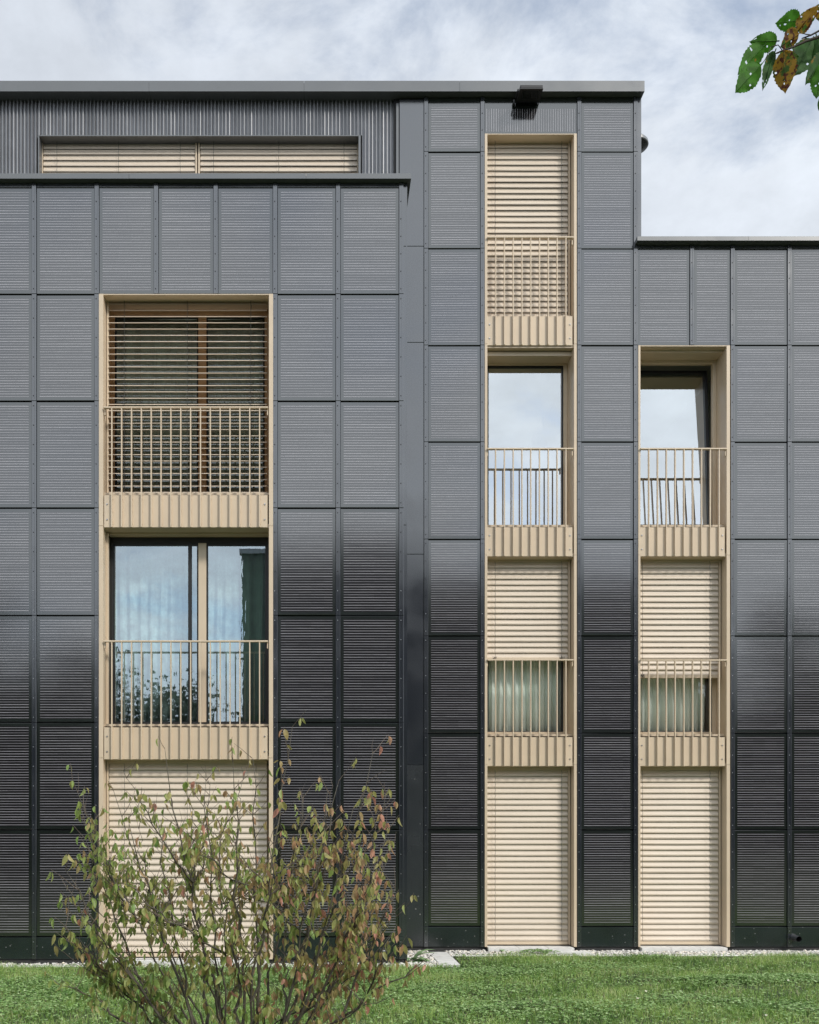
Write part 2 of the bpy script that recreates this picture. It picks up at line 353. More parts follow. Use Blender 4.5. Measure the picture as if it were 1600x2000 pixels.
# closed shell behind the fronts: sides, rear, roofs
s = MB(); YB = 22.0
s.box(XL0-.25, XL0, YL+BK, YB, GZ-.3, ZW)                    # left side
s.box(XL0-.25, XRE+.25, YB, YB+.25, GZ-.3, ZLOW)             # rear
s.box(XRE, XRE+.25, YR+BK, YB, GZ-.3, ZLOW)                  # right side
s.box(XL0-.25, XL0, YC+.05, YB, ZW+.01, ZTOP); s.box(XL0-.25, XTE-.012, YB, YB+.25, ZLOW+.01, ZTOP)
s.build('rear_wall', M_['metal'], B)
s = MB(); s.box(XTE-.25, XTE-.012, YR+BK+.28, YB-.01, ZLOW+.02, ZTOP-.01); s.build('side_wall', M_['metal'], B)
s = MB(); s.box(XLE-.25, XLE-.012, YL+BK+.28, YR+BK, GZ-.3, ZW-.01); s.box(XLE-.012, XLE, YL+.004, YR+.03, .0, ZW-.012); s.build('side_wall', M_['metal'], B)
s = MB(); s.box(XL0+.01, XLE-.02, YL+.1, YC+.04, ZW-.35, ZW-.02); s.box(XL0+.01, XTE-.03, YC+.1, YB-.02, ZTOP-.3, ZTOP+.02); s.box(XTE+.01, XRE-.02, YR+.1, YB-.02, ZLOW-.3, ZLOW-.02)
s.build('roof', M_['membrane'], B)

# ---- rooms behind the openings
def room(x0, x1, z0, z1, y0):
    b = MB(); y1 = y0+3.6; x0 -= .22; x1 += .22
    b.face([(x0, y0, z0), (x1, y0, z0), (x1, y1, z0), (x0, y1, z0)], 1)
    b.face([(x0, y0, z1), (x0, y1, z1), (x1, y1, z1), (x1, y0, z1)], 0)
    b.face([(x0, y0, z0), (x0, y1, z0), (x0, y1, z1), (x0, y0, z1)], 0); b.face([(x1, y0, z0), (x1, y0, z1), (x1, y1, z1), (x1, y1, z0)], 0)
    b.face([(x0, y1, z0), (x1, y1, z0), (x1, y1, z1), (x0, y1, z1)], 0)
    return b.build('room', [M_['plaster'], M_['parquet']], B)

# ---- solar panels
def panel(x0, x1, z0, z1, yf, vertical=False, top=0.0):
    """laminated panel; origin at its centre so each hangs a hair out of true"""
    w, h = x1-x0, z1-z0; b = MB(); t = .022; g = .003
    ix = .040; iz = .038
    cx0, cx1, cz0, cz1 = -w/2+ix, w/2-ix, -h/2+iz, h/2-iz-top
    if vertical: cx0, cx1, cz0 = -w/2+.012, w/2-.012, -h/2+.03
    X = [-w/2, cx0, cx1, w/2]; Z = [-h/2, cz0, cz1, h/2]
    # chamfered plate
    for i in range(3):
        for j in range(3):
            inner = i == 1 and j == 1
            xa, xb, za, zb = X[i], X[i+1], Z[j], Z[j+1]
            if i == 0: xa += g
            if i == 2: xb -= g
            if j == 0: za += g
            if j == 2: zb -= g
            b.face([(xa, 0, za), (xb, 0, za), (xb, 0, zb), (xa, 0, zb)], 1 if inner else 0)
    q = [(-w/2+g, 0, -h/2+g), (w/2-g, 0, -h/2+g), (w/2-g, 0, h/2-g), (-w/2+g, 0, h/2-g)]
    o = [(-w/2, g, -h/2), (w/2, g, -h/2), (w/2, g, h/2), (-w/2, g, h/2)]
    k = [(x, t, z) for x, _, z in o]
    for i in range(4):
        j = (i+1) % 4; b.face([q[i], o[i], o[j], q[j]], 0); b.face([o[i], k[i], k[j], o[j]], 0)
    b.face(k[::-1], 0)
    ob = b.build('solar_panel', [M_['glassedge'], M_['cellv'] if vertical else M_['cell']])
    ob.location = ((x0+x1)/2, yf+.012, (z0+z1)/2)
    ob.rotation_euler = (R(random.gauss(0, .30)), 0, R(random.gauss(0, .13)))
    setpar(ob, B)
    if vertical: ob['label'] = 'wide solar panel with upright pale lines above the tower window'
    return ob
def strip(xc, rows, yf, w=.056, screws=True, z0=0.0, trim=False):
    """cover strip over a joint between panel columns, cut at every panel row, with its screws"""
    b = MB(); e = sorted(set(rows+[z0]))
    for a, c in zip(e[:-1], e[1:]):
        a2, c2 = a+.0018, c-.0018
        b.box(xc-w/2, xc+w/2, yf-.006, yf+.04, a2, c2, 0, .0025)
        if not trim: b.box(xc+.004, xc+.009, yf-.010, yf-.0062, a2+.03, c2-.03, 0)
        if screws:
            n = max(2, round((c2-a2)/.21)); m = .06
            for i in range(n):
                z = a2+m+(c2-a2-2*m)*i/(n-1); r = .0065
                pts = [(xc-.006+r*math.cos(t), yf-.0115, z+r*math.sin(t)) for t in [k*math.pi/3 for k in range(6)]]
                low = z < 4.6
                b.face(pts, 2 if low else 1)
                for k in range(6):
                    p, q = pts[k], pts[(k+1) % 6]; b.face([p, (p[0], yf-.006, p[2]), (q[0], yf-.006, q[2]), q], 2 if low else 1)
    return b.build('cover_strip', [M_['metal'], M_['screw'], M_['screwl']], B)
GAP = .008
ZBR = zr(1810); ZBL = zl(1830)
rowsL = [zl(p) for p in (365, 574, 783, 992, 1202, 1411, 1621, 1830)]
rowsR = [zr(p) for p in (296, 485, 674, 863, 1053, 1242, 1432, 1621, 1810)]
SW = .0295
cL = [xl(p) for p in (-56, 66.6, 189, 305, 421.4, 537.6, 660.5, 784)]
Z_wall_bottom = 0.0
def column(xa, xb, rows, yf, first=0, base=True):
    for i in range(first, len(rows)-1): panel(xa+SW, xb-SW, rows[i+1]+GAP, rows[i]-GAP, yf)
    if base:
        b = MB(); b.box(xa+SW-.001, xb-SW+.001, yf+.010, yf+.04, Z_wall_bottom, rows[-1]-GAP, 0, .003); b.build('base_plate', M_['base'], B)
# left wing
column(cL[0], cL[1], rowsL, YL); column(cL[1], cL[2], rowsL, YL)
for i in (2, 3, 4): panel(cL[i]+SW, cL[i+1]-SW, rowsL[1]+GAP, rowsL[0]-GAP, YL)
column(cL[5], cL[6], rowsL, YL); column(cL[6], cL[7], rowsL, YL)
ztL = zl(350)
for i in range(7):
    b = MB(); b.box(cL[i]+SW-.001, cL[i+1]-SW+.001, YL+.006, YL+.04, rowsL[0]-GAP+.006, ztL-.002, 0, .003); b.build('head_plate', M_['metal'], B)
for i, c in enumerate(cL):
    mid = i in (3, 4)
    strip(c, [ztL]+(rowsL[1:2] if mid else rowsL[1:]+[Z_wall_bottom]), YL, z0=rowsL[1] if mid else Z_wall_bottom)
strip(xl(791.6), [ztL, zl(480), zl(1025), Z_wall_bottom], YL+.014, w=.046, screws=False, z0=0, trim=True)
b = MB(); b.box(XL0, cL[0]-SW, YL+.012, YL+.04, 0, ztL-.002, 0, .003); b.build('metal_panel', M_['metal'], B)
# tower
T0, T1, T2, T3 = xr(832.4), xr(942.7), xr(1131.7), xr(1241.9)
ztT = zr(180)
for a, c in ((T0, T1), (T2, T3)):
    panel(a+SW, c-SW, rowsR[0]+GAP, zr(190), YR, top=.085)
    column(a, c, rowsR, YR)
panel(T1+SW, T2-SW, zr(260.5)+.004, zr(190), YR, vertical=True, top=.11)
for c in (T0, T3): strip(c, [ztT]+rowsR+[0.0], YR)
for c in (T1, T2): strip(c, [ztT]+rowsR+[0.0], YR)
strip(xr(1249.6), [ztT, ZLOW+.02], YR+.012, w=.050, screws=False, z0=ZLOW+.02, trim=True)
# plain metal strip between the wing and the tower panels
zj = [ztT-.09, zr(480), zr(668), zr(1082), zr(1494), 0.0]
for k in range(5):
    b = MB(); b.box(xr(780.5) if k == 0 else xr(781.5), T0-SW-.001, YR+.008, YR+.04, zj[k+1]+.002, zj[k]-.002, 0, .003); b.build('metal_panel', M_['dirty'] if k == 4 else M_['metal'], B)
# low wing right
W1, W2, W3, W4, W5 = xr(1352), xr(1431.4), xr(1542.6), xr(1653.6), xr(1764)
ztR = zr(474)
panel(xr(1245.8), W1-SW, rowsR[2]+GAP*.4, rowsR[1]-GAP, YR); panel(W1+SW, W2-SW, rowsR[2]+GAP*.4, rowsR[1]-GAP, YR)
for a, c in ((W2, W3), (W3, W4), (W4, W5)):
    column(a, c, rowsR[1:], YR)
strip(W1, [ztR, rowsR[2]], YR, z0=rowsR[2])
for c in (W2, W3, W4, W5): strip(c, [ztR]+rowsR[2:]+[0.0], YR)
for a, c in ((xr(1245.8)-SW, W1), (W1, W2), (W2, W3), (W3, W4), (W4, W5)):
    b = MB(); b.box(a+SW-.001, c-SW+.001, YR+.006, YR+.04, rowsR[1]-GAP+.006, ztR-.002, 0, .003); b.build('head_plate', M_['metal'], B)
# bitumen upstand under the metal
b = MB(); b.box(XL0, XLE-.03, YL+.030, YL+BK-.003, GZ-.2, -.001); b.box(XLE-.0425, XLE-.02, YL+.03, YR+.02, GZ-.2, -.001); b.build('upstand', M_['membrane'], B)
for xa, xb in ((XLE-.018, HA[0]-.005), (HA[1]+.005, HB[0]-.005), (HB[1]+.005, XRE)):
    b = MB(); b.box(xa, xb, YR+.030, YR+BK-.003, GZ-.2, -.001); b.build('upstand', M_['membrane'], B)

# copings
def coping(name, x0, x1, yf, ztop, zbot, depth, over, joints, left_return=False, right_return=True, retdepth=0):
    """sheet-metal coping: fascia, sloped top and soffit, sheets meeting at joints"""
    b = MB(); e = [x0]+[j for j in joints if x0 < j < x1]+[x1]; y0 = yf-over
    for a, c in zip(e[:-1], e[1:]):
        a2, c2 = a+.0015, c-.0015
        prof = [(y0+.012, zbot), (y0, zbot-.0), (y0, ztop-.004), (y0+.004, ztop), (yf+depth, ztop-.03), (yf+depth, zbot)]
        b.ext(prof, a2, c2, 0, smooth=False, close=True); b.face([(a2, y, z) for y, z in prof]); b.face([(c2, y, z) for y, z in prof][::-1])
    for j in e[1:-1]: b.box(j-.0015, j+.0015, y0+.003, yf+depth-.01, zbot+.002, ztop-.035, 1)
    if retdepth: b.box(x1-over-.25, x1-.0005, yf+depth-.002, yf+retdepth, zbot, ztop-.03)
    return b.build('coping', [M_['fascia'], M_['black']], B)
s13 = F/(YR-.1)
coping('c', XL0, VX and (1259.5-VX)/s13, YR, EYE+(HY-157)/s13, EYE+(HY-178)/s13, .6, .10, [(p-VX)/s13 for p in (-12, 291, 594, 898)], retdepth=8)
s12 = F/(YL-.075)
coping('c', XL0, (803.5-VX)/s12, YL, EYE+(HY-338)/s12, EYE+(HY-348.5)/s12, .38, .075, [(p-VX)/s12 for p in (-93, 252, 598)], retdepth=1.28)
coping('c', (1245-VX)/s13, XRE+.05, YR, EYE+(HY-461)/s13, EYE+(HY-469.5)/s13, .38, .10, [(p-VX)/s13 for p in (1462, 1690)])
# soffit board tying coping to wall
b = MB(); b.box(XL0, XTE-.002, YR+.046, YR+.30, ZTOP-.005, EYE+(HY-178)/s13+.005); b.build('soffit', M_['black'], B)

# corrugated cladding
def corr():
    b = MB(); pitch = .0503; x = XL0; prev = None; rr = random.Random(3)
    zt = ztT; zw = HC[3]+.006; zb = ZW-.3
    while x < xr(772):
        j = rr.uniform(-.0022, .0022); dpt = .040+rr.uniform(-.004, .004)
        pts = [(x, YC+.045), (x+.017+j, YC+.045), (x+.023+j, YC+.045-dpt), (x+.036+j, YC+.045-dpt+rr.uniform(-.004, .004)), (x+.042+j, YC+.045)]
        nx_ = x+pitch
        seq = pts+[(nx_, YC+.045)]
        for p, q in zip(seq[:-1], seq[1:]):
            over = HC[0]-.02 < (p[0]+q[0])/2 < HC[1]+.02
            z0 = zw if over else zb
            b.face([(p[0], p[1], z0), (q[0], q[1], z0), (q[0], q[1], zt), (p[0], p[1], zt)])
            b.face([(q[0], q[1]+.0015, z0), (p[0], p[1]+.0015, z0), (p[0], p[1]+.0015, zt), (q[0], q[1]+.0015, zt)])
        x = nx_
    return b.build('corrugated_cladding', M_['corr'], B)
corr()
b = MB(); b.box(xr(774), xr(779.3), YC-.04, YC+.06, ZW-.3, zr(199), 0, .002); b.build('corner_trim', M_['fascia'], B)

# ---- window furniture
def slats(x0, x1, ztop, zbot, y, pitch=.0785, tilt=74, opened=False):
    b = MB(); n = max(1, int(round((ztop-zbot)/pitch))); W = .080; rr = random.Random(int(x0*1000+ztop*77))
    for i in range(n):
        zc = ztop-pitch*(i+.5); ti = R((tilt if not opened else 21)+rr.uniform(-2.4, 2.4)); pr = []
        for k in range(9):
            t = k/8-.5; u = t*W; c = .0045*math.sin(t*2*math.pi)
            if k == 0: c += .003
            if k == 8: c -= .003
            # u runs from the inner top edge to the outer bottom edge
            pr.append((y-u*math.cos(ti)-c*math.sin(ti), zc-u*math.sin(ti)+c*math.cos(ti)))
        sag = rr.uniform(-.0026, .0016)
        xs = [x0, x0+(x1-x0)*.5, x1]
        for a, c2, s0, s1 in ((xs[0], xs[1], 0, sag), (xs[1], xs[2], sag, 0)):
            bb = len(b.v)
            for xx, ss in ((a, s0), (c2, s1)): b.v += [(xx, yy, zz+ss) for yy, zz in pr]
            for k in range(8): b.f.append((bb+k, bb+k+1, bb+9+k+1, bb+9+k)); b.m.append(0); b.sm.append(True)
            bb = len(b.v)                    # back skin
            for xx, ss in ((a, s0), (c2, s1)): b.v += [(xx, yy+.0011, zz+ss+.0003) for yy, zz in pr]
            for k in range(8): b.f.append((bb+k, bb+9+k, bb+9+k+1, bb+k+1)); b.m.append(0); b.sm.append(True)
    return b
def blind(x0, x1, ztop, zbot, yf, cords, label=None, opened=False, rails=(True, True), gz=None, knots=False, dy=.17):
    y = yf+dy; b = slats(x0+.004, x1-.004, ztop, zbot, y, opened=opened)
    o = b.build('blind', M_['slat'], B)
    if label: o['label'] = label
    h = MB(); h.box(x0, x1, y-.02, y+.055, ztop+.002, ztop+.07); h.build('head_rail', M_['rubber'] if opened else M_['tan'], o)  # open blind: rail coloured black for the shadow of the blind box
    if gz is None:
        h = MB(); h.box(x0+.006, x1-.006, y-.022, y+.022, zbot-.048, zbot-.004, 0, .004); h.build('bottom_rail', M_['tan'], o)
    for k, r in enumerate(rails):
        if r:
            xx = (x0-.026, x0-.002) if k == 0 else (x1+.002, x1+.026)
            h = MB(); h.box(xx[0], xx[1], y-.018, y+.03, gz if gz is not None else zbot-2.0 if knots == 'long' else zbot-.05, ztop+.07, 0, .002); h.build('guide_rail', M_['tan'], o)
    rr = random.Random(int(x0*991+ztop*13))
    for cx in cords:
        c = MB(); n = int((ztop-zbot)/.0785); pts = []
        for i in range(n*2+1):
            pts.append((cx+(.0 if opened else (.0035 if i % 2 else -.0025)+rr.uniform(-.0015, .0015)), y-.046-(.004 if i % 2 else 0), ztop-(ztop-zbot)*i/(n*2)))
        c.tube(pts, .0026, 4)
        if opened: c.tube([(cx, y+.046, ztop), (cx, y+.046, zbot)], .0016, 4)
        if knots:
            p = Vector((cx, y-.05, zbot-.02)); lp = [p]
            for i in range(26): lp.append(p+Vector((rr.uniform(-.035, .035), rr.uniform(-.018, .012), rr.uniform(-.04, .035))))
            lp.append(p+Vector((rr.uniform(-.02, .02), -.01, -.08)))
            c.tube(lp, .0017, 4)
        c.build('cord', M_['cord'], o)
    return o
def lining(x0, x1, z0, z1, yf, w0, w1, head=True, m='tan'):
    """beige reveal: two jambs (and a head on the topmost) standing a little proud of the cladding"""
    d = .43
    for a, c in ((x0, x0+w0), (x1-w1, x1)): b = MB(); b.box(a, c, yf-.014, yf+d, z0+.0015, z1-.0015, 0, .002); b.build('window_jamb', M_[m], B)
    if head: b = MB(); b.box(x0+w0, x1-w1, yf-.008, yf+d, z1-.012, z1-.0015); b.build('window_head', M_[m], B)
def railing(x0, x1, ztop, zap, zbot, yf, bars, brk=None):
    """guard rail: flat top bar, upright flat bars reaching down over a beige apron sheet with four bolts"""
    b = MB(); b.box(x0, x1, yf-.046, yf-.004, ztop-.020, ztop, 0, .003)
    for sx, xx in ((1, x0), (-1, x1)):
        b.box(min(xx, xx+sx*.012), max(xx, xx+sx*.012), yf-.004, yf+.03, ztop-.09, ztop-.004)
    o = b.build('railing', M_['tan'], B)
    for xb in bars:
        k = MB(); k.box(xb-.0065, xb+.0065, yf-.044, yf-.0075, zbot, ztop-.0205); k.build('baluster', M_['tan'], o)
    a = MB(); a.box(x0-.003 if brk is None else brk[0], x1-.006 if brk is None else brk[1], yf-.007, yf+.004, zbot+.004, zap, 0, .002)
    a.box(x0+.02, x1-.02, yf+.004, yf+.05, zbot+.004, zbot+.010)
    for i, xb in enumerate(bars):      # little feet and tabs where each bar is fixed
        for fz in (.12, .5, .88): a.box(xb+.0066, xb+.011, yf-.02, yf-.007, zbot+(zap-zbot)*fz-.006, zbot+(zap-zbot)*fz+.006)
    a.build('apron', M_['tan'], o)
    for bx in ((x0 if brk is None else brk[0])+.035, (x1-.006 if brk is None else brk[1])-.035):
        for fz in (.25, .72):
            z = zbot+(zap-zbot)*fz; k = MB(); n = 10
            ring = lambda r, y: [(bx+r*math.cos(2*math.pi*i/n), y, z+r*math.sin(2*math.pi*i/n)) for i in range(n)]
            r0, r1, r2 = ring(.012, yf-.0072), ring(.012, yf-.0105), ring(.007, yf-.017)
            for q, w in ((r0, r1), (r1, r2)):
                for i in range(n): k.face([q[i], w[i], w[(i+1) % n], q[(i+1) % n]], 0)
            k.face(r2); k.build('bolt', M_['steel'], o)
    return o
def window(x0, x1, z0, z1, yf, fw=.06, panes=None, mullions=(), fm='tan', gm='glass', label=None, gy=.36, topw=None, black=.02, botw=.055, headd=0):
    """fixed frame with panes; panes list of (x0,x1) in metres; mullions list of (x0,x1,material)"""
    topw = fw if topw is None else topw; b = MB(); ya, yb = yf+gy-.03, yf+gy+.05
    b.box(x0, x0+fw, ya, yb, z0, z1, 0, .004); b.box(x1-fw, x1, ya, yb, z0, z1, 0, .004)
    b.box(x0+fw, x1-fw, ya, yb, z1-topw, z1, 0, .004); b.box(x0+fw, x1-fw, ya, yb, z0, z0+botw, 0, .004)
    if headd: b.box(x0, x1, yf+.10, ya-.002, z1-.035, z1+.02)
    o = b.build('window', M_[fm], B)
    if label: o['label'] = label
    for a, c, mm in mullions:
        k = MB(); k.box(a, c, ya-.004, yb-.002, z0+botw, z1-topw, 0, .003); k.build('mullion', M_[mm], o)
    for a, c in (panes or [(x0+fw, x1-fw)]):
        k = MB(); g = black
        if g:
            za, zb_ = z0+botw, z1-topw
            k.box(a, a+g, ya+.012, ya+.03, za, zb_); k.box(c-g, c, ya+.012, ya+.03, za, zb_); k.box(a+g, c-g, ya+.012, ya+.03, zb_-g*1.4, zb_); k.box(a+g, c-g, ya+.012, ya+.03, za, za+g*.5)
            k.build('gasket', M_['rubber'], o)
        k = MB(); k.face([(a, yf+gy, z0+botw), (c, yf+gy, z0+botw), (c, yf+gy, z1-topw), (a, yf+gy, z1-topw)])
        k.build('pane', M_[gm], o, origin=((a+c)/2, yf+gy, (z0+z1)/2))
    return o
def curtain(x0, x1, z0, z1, y, m, label, folds=.11, amp=.028, seed=1):
    rr = random.Random(seed); b = MB(); n = int((x1-x0)/.008); ph = 0; row = []
    for i in range(n+1):
        ph += 2*math.pi*.008/folds*rr.uniform(.5, 1.6); row.append((x0+(x1-x0)*i/n, amp*math.sin(ph)*rr.uniform(.8, 1.1)))
    zs = [z1, z1-.3, z1-(z1-z0)*.5, z0]; b0 = len(b.v)
    for k, z in enumerate(zs):
        f = (.35, .8, 1, 1.1)[k]; b.v += [(x+.01*math.sin(k*2+x*9), y+d*f, z) for x, d in row]
    for k in range(3):
        for i in range(n):
            a = b0+k*(n+1)+i; b.f.append((a, a+n+1, a+n+2, a+1)); b.m.append(0); b.sm.append(True)
    r = b.build('curtain', m); md = r.modifiers.new('thick', 'SOLIDIFY'); md.thickness = .0015
    k = MB(); k.tube([(x0-.03, y, z1+.012), (x1+.03, y, z1+.012)], .011, 6); k.build('curtain_track', M_['steel'], r)
    return tag(r, label, 'curtain')

# floors (heights of the apron tops / bottoms, shared by all fronts)
AP = [(zr(1440), zr(1497)), (zr(1030), zr(1087.5)), (zr(618), zr(675.5))]
def fl(k): return AP[k][0], AP[k][1]
SILL = .04
def glass_top(k): return EYE+(HY-716)/139.3-2.873*(2-k)
def glass_bot(k): return EYE+(HY-1430)/139.3+2.873*(k-1)
# ======== tower column of windows
ax0, ax1 = HA[0], HA[1]; wi, wo = .036, .039; ai0, ai1 = ax0+wi, ax1-wo
cutsA = [(0.0, AP[0][1]+.02), (AP[0][1]+.02, AP[1][1]+.02), (AP[1][1]+.02, AP[2][1]+.02), (AP[2][1]+.02, HA[3])]
for k, (a, c) in enumerate(cutsA): lining(ax0, ax1, a, c, YR, wi, wo, head=(k == 3))
barsA = [xr(967.5+17.1*i) for i in range(9)]
for k, rz in ((2, 465), (1, 877), (0, 1288.5)): railing(xr(951.3), xr(1119), zr(rz), AP[k][0], AP[k][1], YR, barsA)
bx0, bx1 = ai0+.03, xr(1113)-.0+.02
def bl_top(px): return EYE+(HY-px)*(YR+.17)/F
cordA = [xr(967.5)+.02, xr(1096)+.04]
bAx0, bAx1 = ai0+.006, EYE*0+(1109.5-VX)*(YR+.17)/F
rl = (False, True)
blind(bAx0, bAx1, bl_top(278), AP[2][0]-.12, YR, cordA, rails=rl, label='closed beige blind at the very top of the tower')
blind(bAx0, bAx1, bl_top(1098), bl_top(1284), YR, cordA, rails=rl, knots=True, gz=None, label='half lowered beige blind')
blind(bAx0, bAx1, bl_top(1505), bl_top(1838), YR, cordA, rails=rl, gz=None, label='closed beige blind reaching the ground')
for k in range(4):
    z0 = .06 if k == 0 else glass_bot(k)-.055; z1 = (glass_top(k)+.065) if k < 3 else 11.02
    window(ai0, ai1, z0, z1, YR, fw=.058, gm={2: 'glass', 1: 'glassmid'}.get(k, 'glasslow'), headd=1 if k == 2 else 0)
    room(ai0, ai1, z0-.05, z1+.2, YR+.44)
# ledge above the open window between apron and frame
for (xa, xb, yy) in ((ai0, ai1, YR),):
    b = MB(); b.box(xa, xb, yy+.012, yy+.33, AP[2][1]-.02, AP[2][1]+.03); b.build('soffit_plate', M_['tan'], B)
    b = MB(); b.box(xa, xb-.03, yy+.26, yy+.325, glass_top(2)+.066, AP[2][1]-.022); b.build('blind_box', M_['tan'], B)
for k in (0, 1):
    b = MB(); b.box(ai0, ai1, YR+.012, YR+.33, AP[k][1]-.02+.022, AP[k][1]+.05); b.build('soffit_plate', M_['tan'], B)
# window sills behind aprons
for k in (0, 1, 2):
    b = MB(); b.box(ai0, ai1, YR+.06, YR+.33, glass_bot(k+1)-.085, glass_bot(k+1)-.057); b.build('window_sill', M_['tan'], B)
# ======== right column of windows
cx0, cx1 = HB[0], HB[1]; ci0, ci1 = cx0+.030, cx1-.048
cutsB = [(0.0, AP[0][1]+.02), (AP[0][1]+.02, AP[1][1]+.02), (AP[1][1]+.02, HB[3])]
for k, (a, c) in enumerate(cutsB): lining(cx0, cx1, a, c, YR, .030, .048, head=(k == 2))
barsB = [xr(1266+17.1*i) for i in range(9)]
for k, rz in ((1, 877), (0, 1289)): railing(xr(1249.5), xr(1418), zr(rz), AP[k][0], AP[k][1], YR, barsB, brk=(xr(1248.5), xr(1415.5)))
bBx0, bBx1 = ci0+.006, (1403.5-VX)*(YR+.17)/F
cordB = [xr(1258)+.02, xr(1388)+.04]
blind(bBx0, bBx1, bl_top(1098), bl_top(1318), YR, cordB, rails=rl, knots=True, label='beige blind lowered past the railing top')
blind(bBx0, bBx1, bl_top(1505), bl_top(1838), YR, cordB, rails=rl, label='closed beige blind reaching the ground')
for k in (0, 1):
    z0 = .06 if k == 0 else glass_bot(k)-.055; z1 = glass_top(k)+.065
    window(ci0, ci1, z0, z1, YR, fw=.058, gm={1: 'glassmid'}.get(k, 'glasslow')); room(ci0, ci1, z0-.05, z1+.2, YR+.44)
    b = MB(); b.box(ci0, ci1, YR+.012, YR+.33, AP[k][1]+.002, AP[k][1]+.05); b.build('soffit_plate', M_['tan'], B)
    b = MB(); b.box(ci0, ci1, YR+.06, YR+.33, glass_bot(k+1)-.085, glass_bot(k+1)-.057); b.build('window_sill', M_['tan'], B)
# tilted window: fixed frame, sash leaning inwards at the top
z0, z1 = glass_bot(2)-.055, glass_top(2)+.085
b = MB(); ya, yb = YR+.33, YR+.40; fw = .05
b.box(ci0, ci0+fw, ya, yb, z0, z1, 0, .004); b.box(ci1-fw, ci1, ya, yb, z0, z1, 0, .004); b.box(ci0+fw, ci1-fw, ya, yb, z1-fw, z1, 0, .004); b.box(ci0+fw, ci1-fw, ya, yb, z0, z0+.05, 0, .004)
b.box(ci0, ci1, YR+.10, ya-.002, z1-.01, z1+.04)
wo_ = b.build('window', M_['tan'], B); wo_['label'] = 'window with its pane tilted inwards'
sx0, sx1, sz0, sz1 = ci0+fw+.004, ci1-fw-.004, z0+.052, z1-fw-.004; sh = sz1-sz0; ta = R(4.2)
def tl(x, y, z): return (x, ya+.03+y*math.cos(ta)+z*math.sin(ta), sz0+z*math.cos(ta)-y*math.sin(ta))
def tbox(b, x0, x1, y0, y1, z0, z1, mi=0):
    k = len(b.v); b.v += [tl(*p) for p in ((x0, y0, z0), (x1, y0, z0), (x1, y1, z0), (x0, y1, z0), (x0, y0, z1), (x1, y0, z1), (x1, y1, z1), (x0, y1, z1))]
    for f in [(0, 3, 2, 1), (4, 5, 6, 7), (0, 1, 5, 4), (1, 2, 6, 5), (2, 3, 7, 6), (3, 0, 4, 7)]: b.f.append(tuple(k+i for i in f)); b.m.append(mi); b.sm.append(False)
b = MB(); e = .045
tbox(b, sx0, sx0+e, 0, .06, 0, sh); tbox(b, sx1-e, sx1, 0, .06, 0, sh); tbox(b, sx0+e, sx1-e, 0, .06, 0, e); tbox(b, sx0+e, sx1-e, 0, .06, sh-e, sh)
sash = b.build('sash', M_['rubber'], wo_)
b = MB(); b.face([tl(sx0+e, .03, e), tl(sx1-e, .03, e), tl(sx1-e, .03, sh-e), tl(sx0+e, .03, sh-e)]); b.build('pane', M_['glass'], wo_, origin=tl((sx0+sx1)/2, .03, sh/2))
room(ci0, ci1, z0-.05, z1+.06, YR+.44)
b = MB(); b.box(ci0, ci1-.03, YR+.26, YR+.325, z1+.042, HB[3]-.014); b.build('blind_box', M_['tan'], B)
# ======== left column of wide windows
lx0, lx1 = HL[0], HL[1]; li0, li1 = lx0+.054, lx1-.052
cutsL = [(0.0, AP[0][1]+.02), (AP[0][1]+.02, AP[1][1]+.02), (AP[1][1]+.02, HL[3])]
for k, (a, c) in enumerate(cutsL): lining(lx0, lx1, a, c, YL, .054, .052, head=(k == 2))
barsL = [xl(219.5+19.2*i) for i in range(16)]
for k, rz in ((1, 796.5), (0, 1252)): railing(xl(204), xl(523.6), zl(rz), AP[k][0], AP[k][1], YL, barsL)
lb0, lb1 = (213-VX)*(YL+.17)/F, li1-.03
def bll(px): return EYE+(HY-px)*(YL+.17)/F
blind(lb0, lb1, bll(588), AP[1][0]-.12, YL, [(p-VX)*(YL+.13)/F for p in (243, 366, 490)], opened=True, rails=(True, False), label='beige blind with its slats turned open')
blind(lb0, lb1, bll(1492), .06, YL, [(p-VX)*(YL+.13)/F for p in (243, 366, 500)], rails=(True, False), label='wide closed beige blind behind the shrub')
def gx(p): return (p-VX)*(YL+.33)/F
zt2 = EYE+(HY-618)/153.6; zt1 = EYE+(HY-1062)/153.6
# second floor: brown frame seen through the open blind
window(li0, li1, glass_bot(2)-.055, zt2+.16, YL, fw=.07, panes=[(li0+.07, gx(387.5)), (gx(403), li1-.07)], mullions=[(gx(387.5), gx(403), 'wood')], fm='wood', gm='glasslow', topw=.16, label='wide window with brown frame')
window(li0, li1, glass_bot(1)-.055, zt1+.09, YL, fw=.045, panes=[(li0+.045, gx(371)), (gx(371), gx(387.5)), (gx(403), li1-.045)],
       mullions=[(gx(387.5), gx(403), 'tan'), (gx(367.5), gx(374), 'rubber')], fm='rubber', gm='glassw', topw=.09, botw=.05, label='wide window reflecting the sky')
window(li0, li1, .06, 2.42, YL, fw=.07, panes=[(li0+.07, gx(387.5)), (gx(403), li1-.07)], mullions=[(gx(387.5), gx(403), 'tan')], fm='tan', gm='glasslow')
for k, (a, c) in enumerate(((.0, 2.5), (glass_bot(1)-.1, zt1+.2), (glass_bot(2)-.1, zt2+.25))): room(li0, li1, a, c, YL+.44)
for k in (0, 1):
    b = MB(); b.box(li0, li1, YL+.012, YL+.33, AP[k][1]+.002, AP[k][1]+.05); b.build('soffit_plate', M_['tan'], B)
    b = MB(); b.box(li0, li1, YL+.06, YL+.33, glass_bot(k+1)-.085, glass_bot(k+1)-.057); b.build('window_sill', M_['tan'], B)
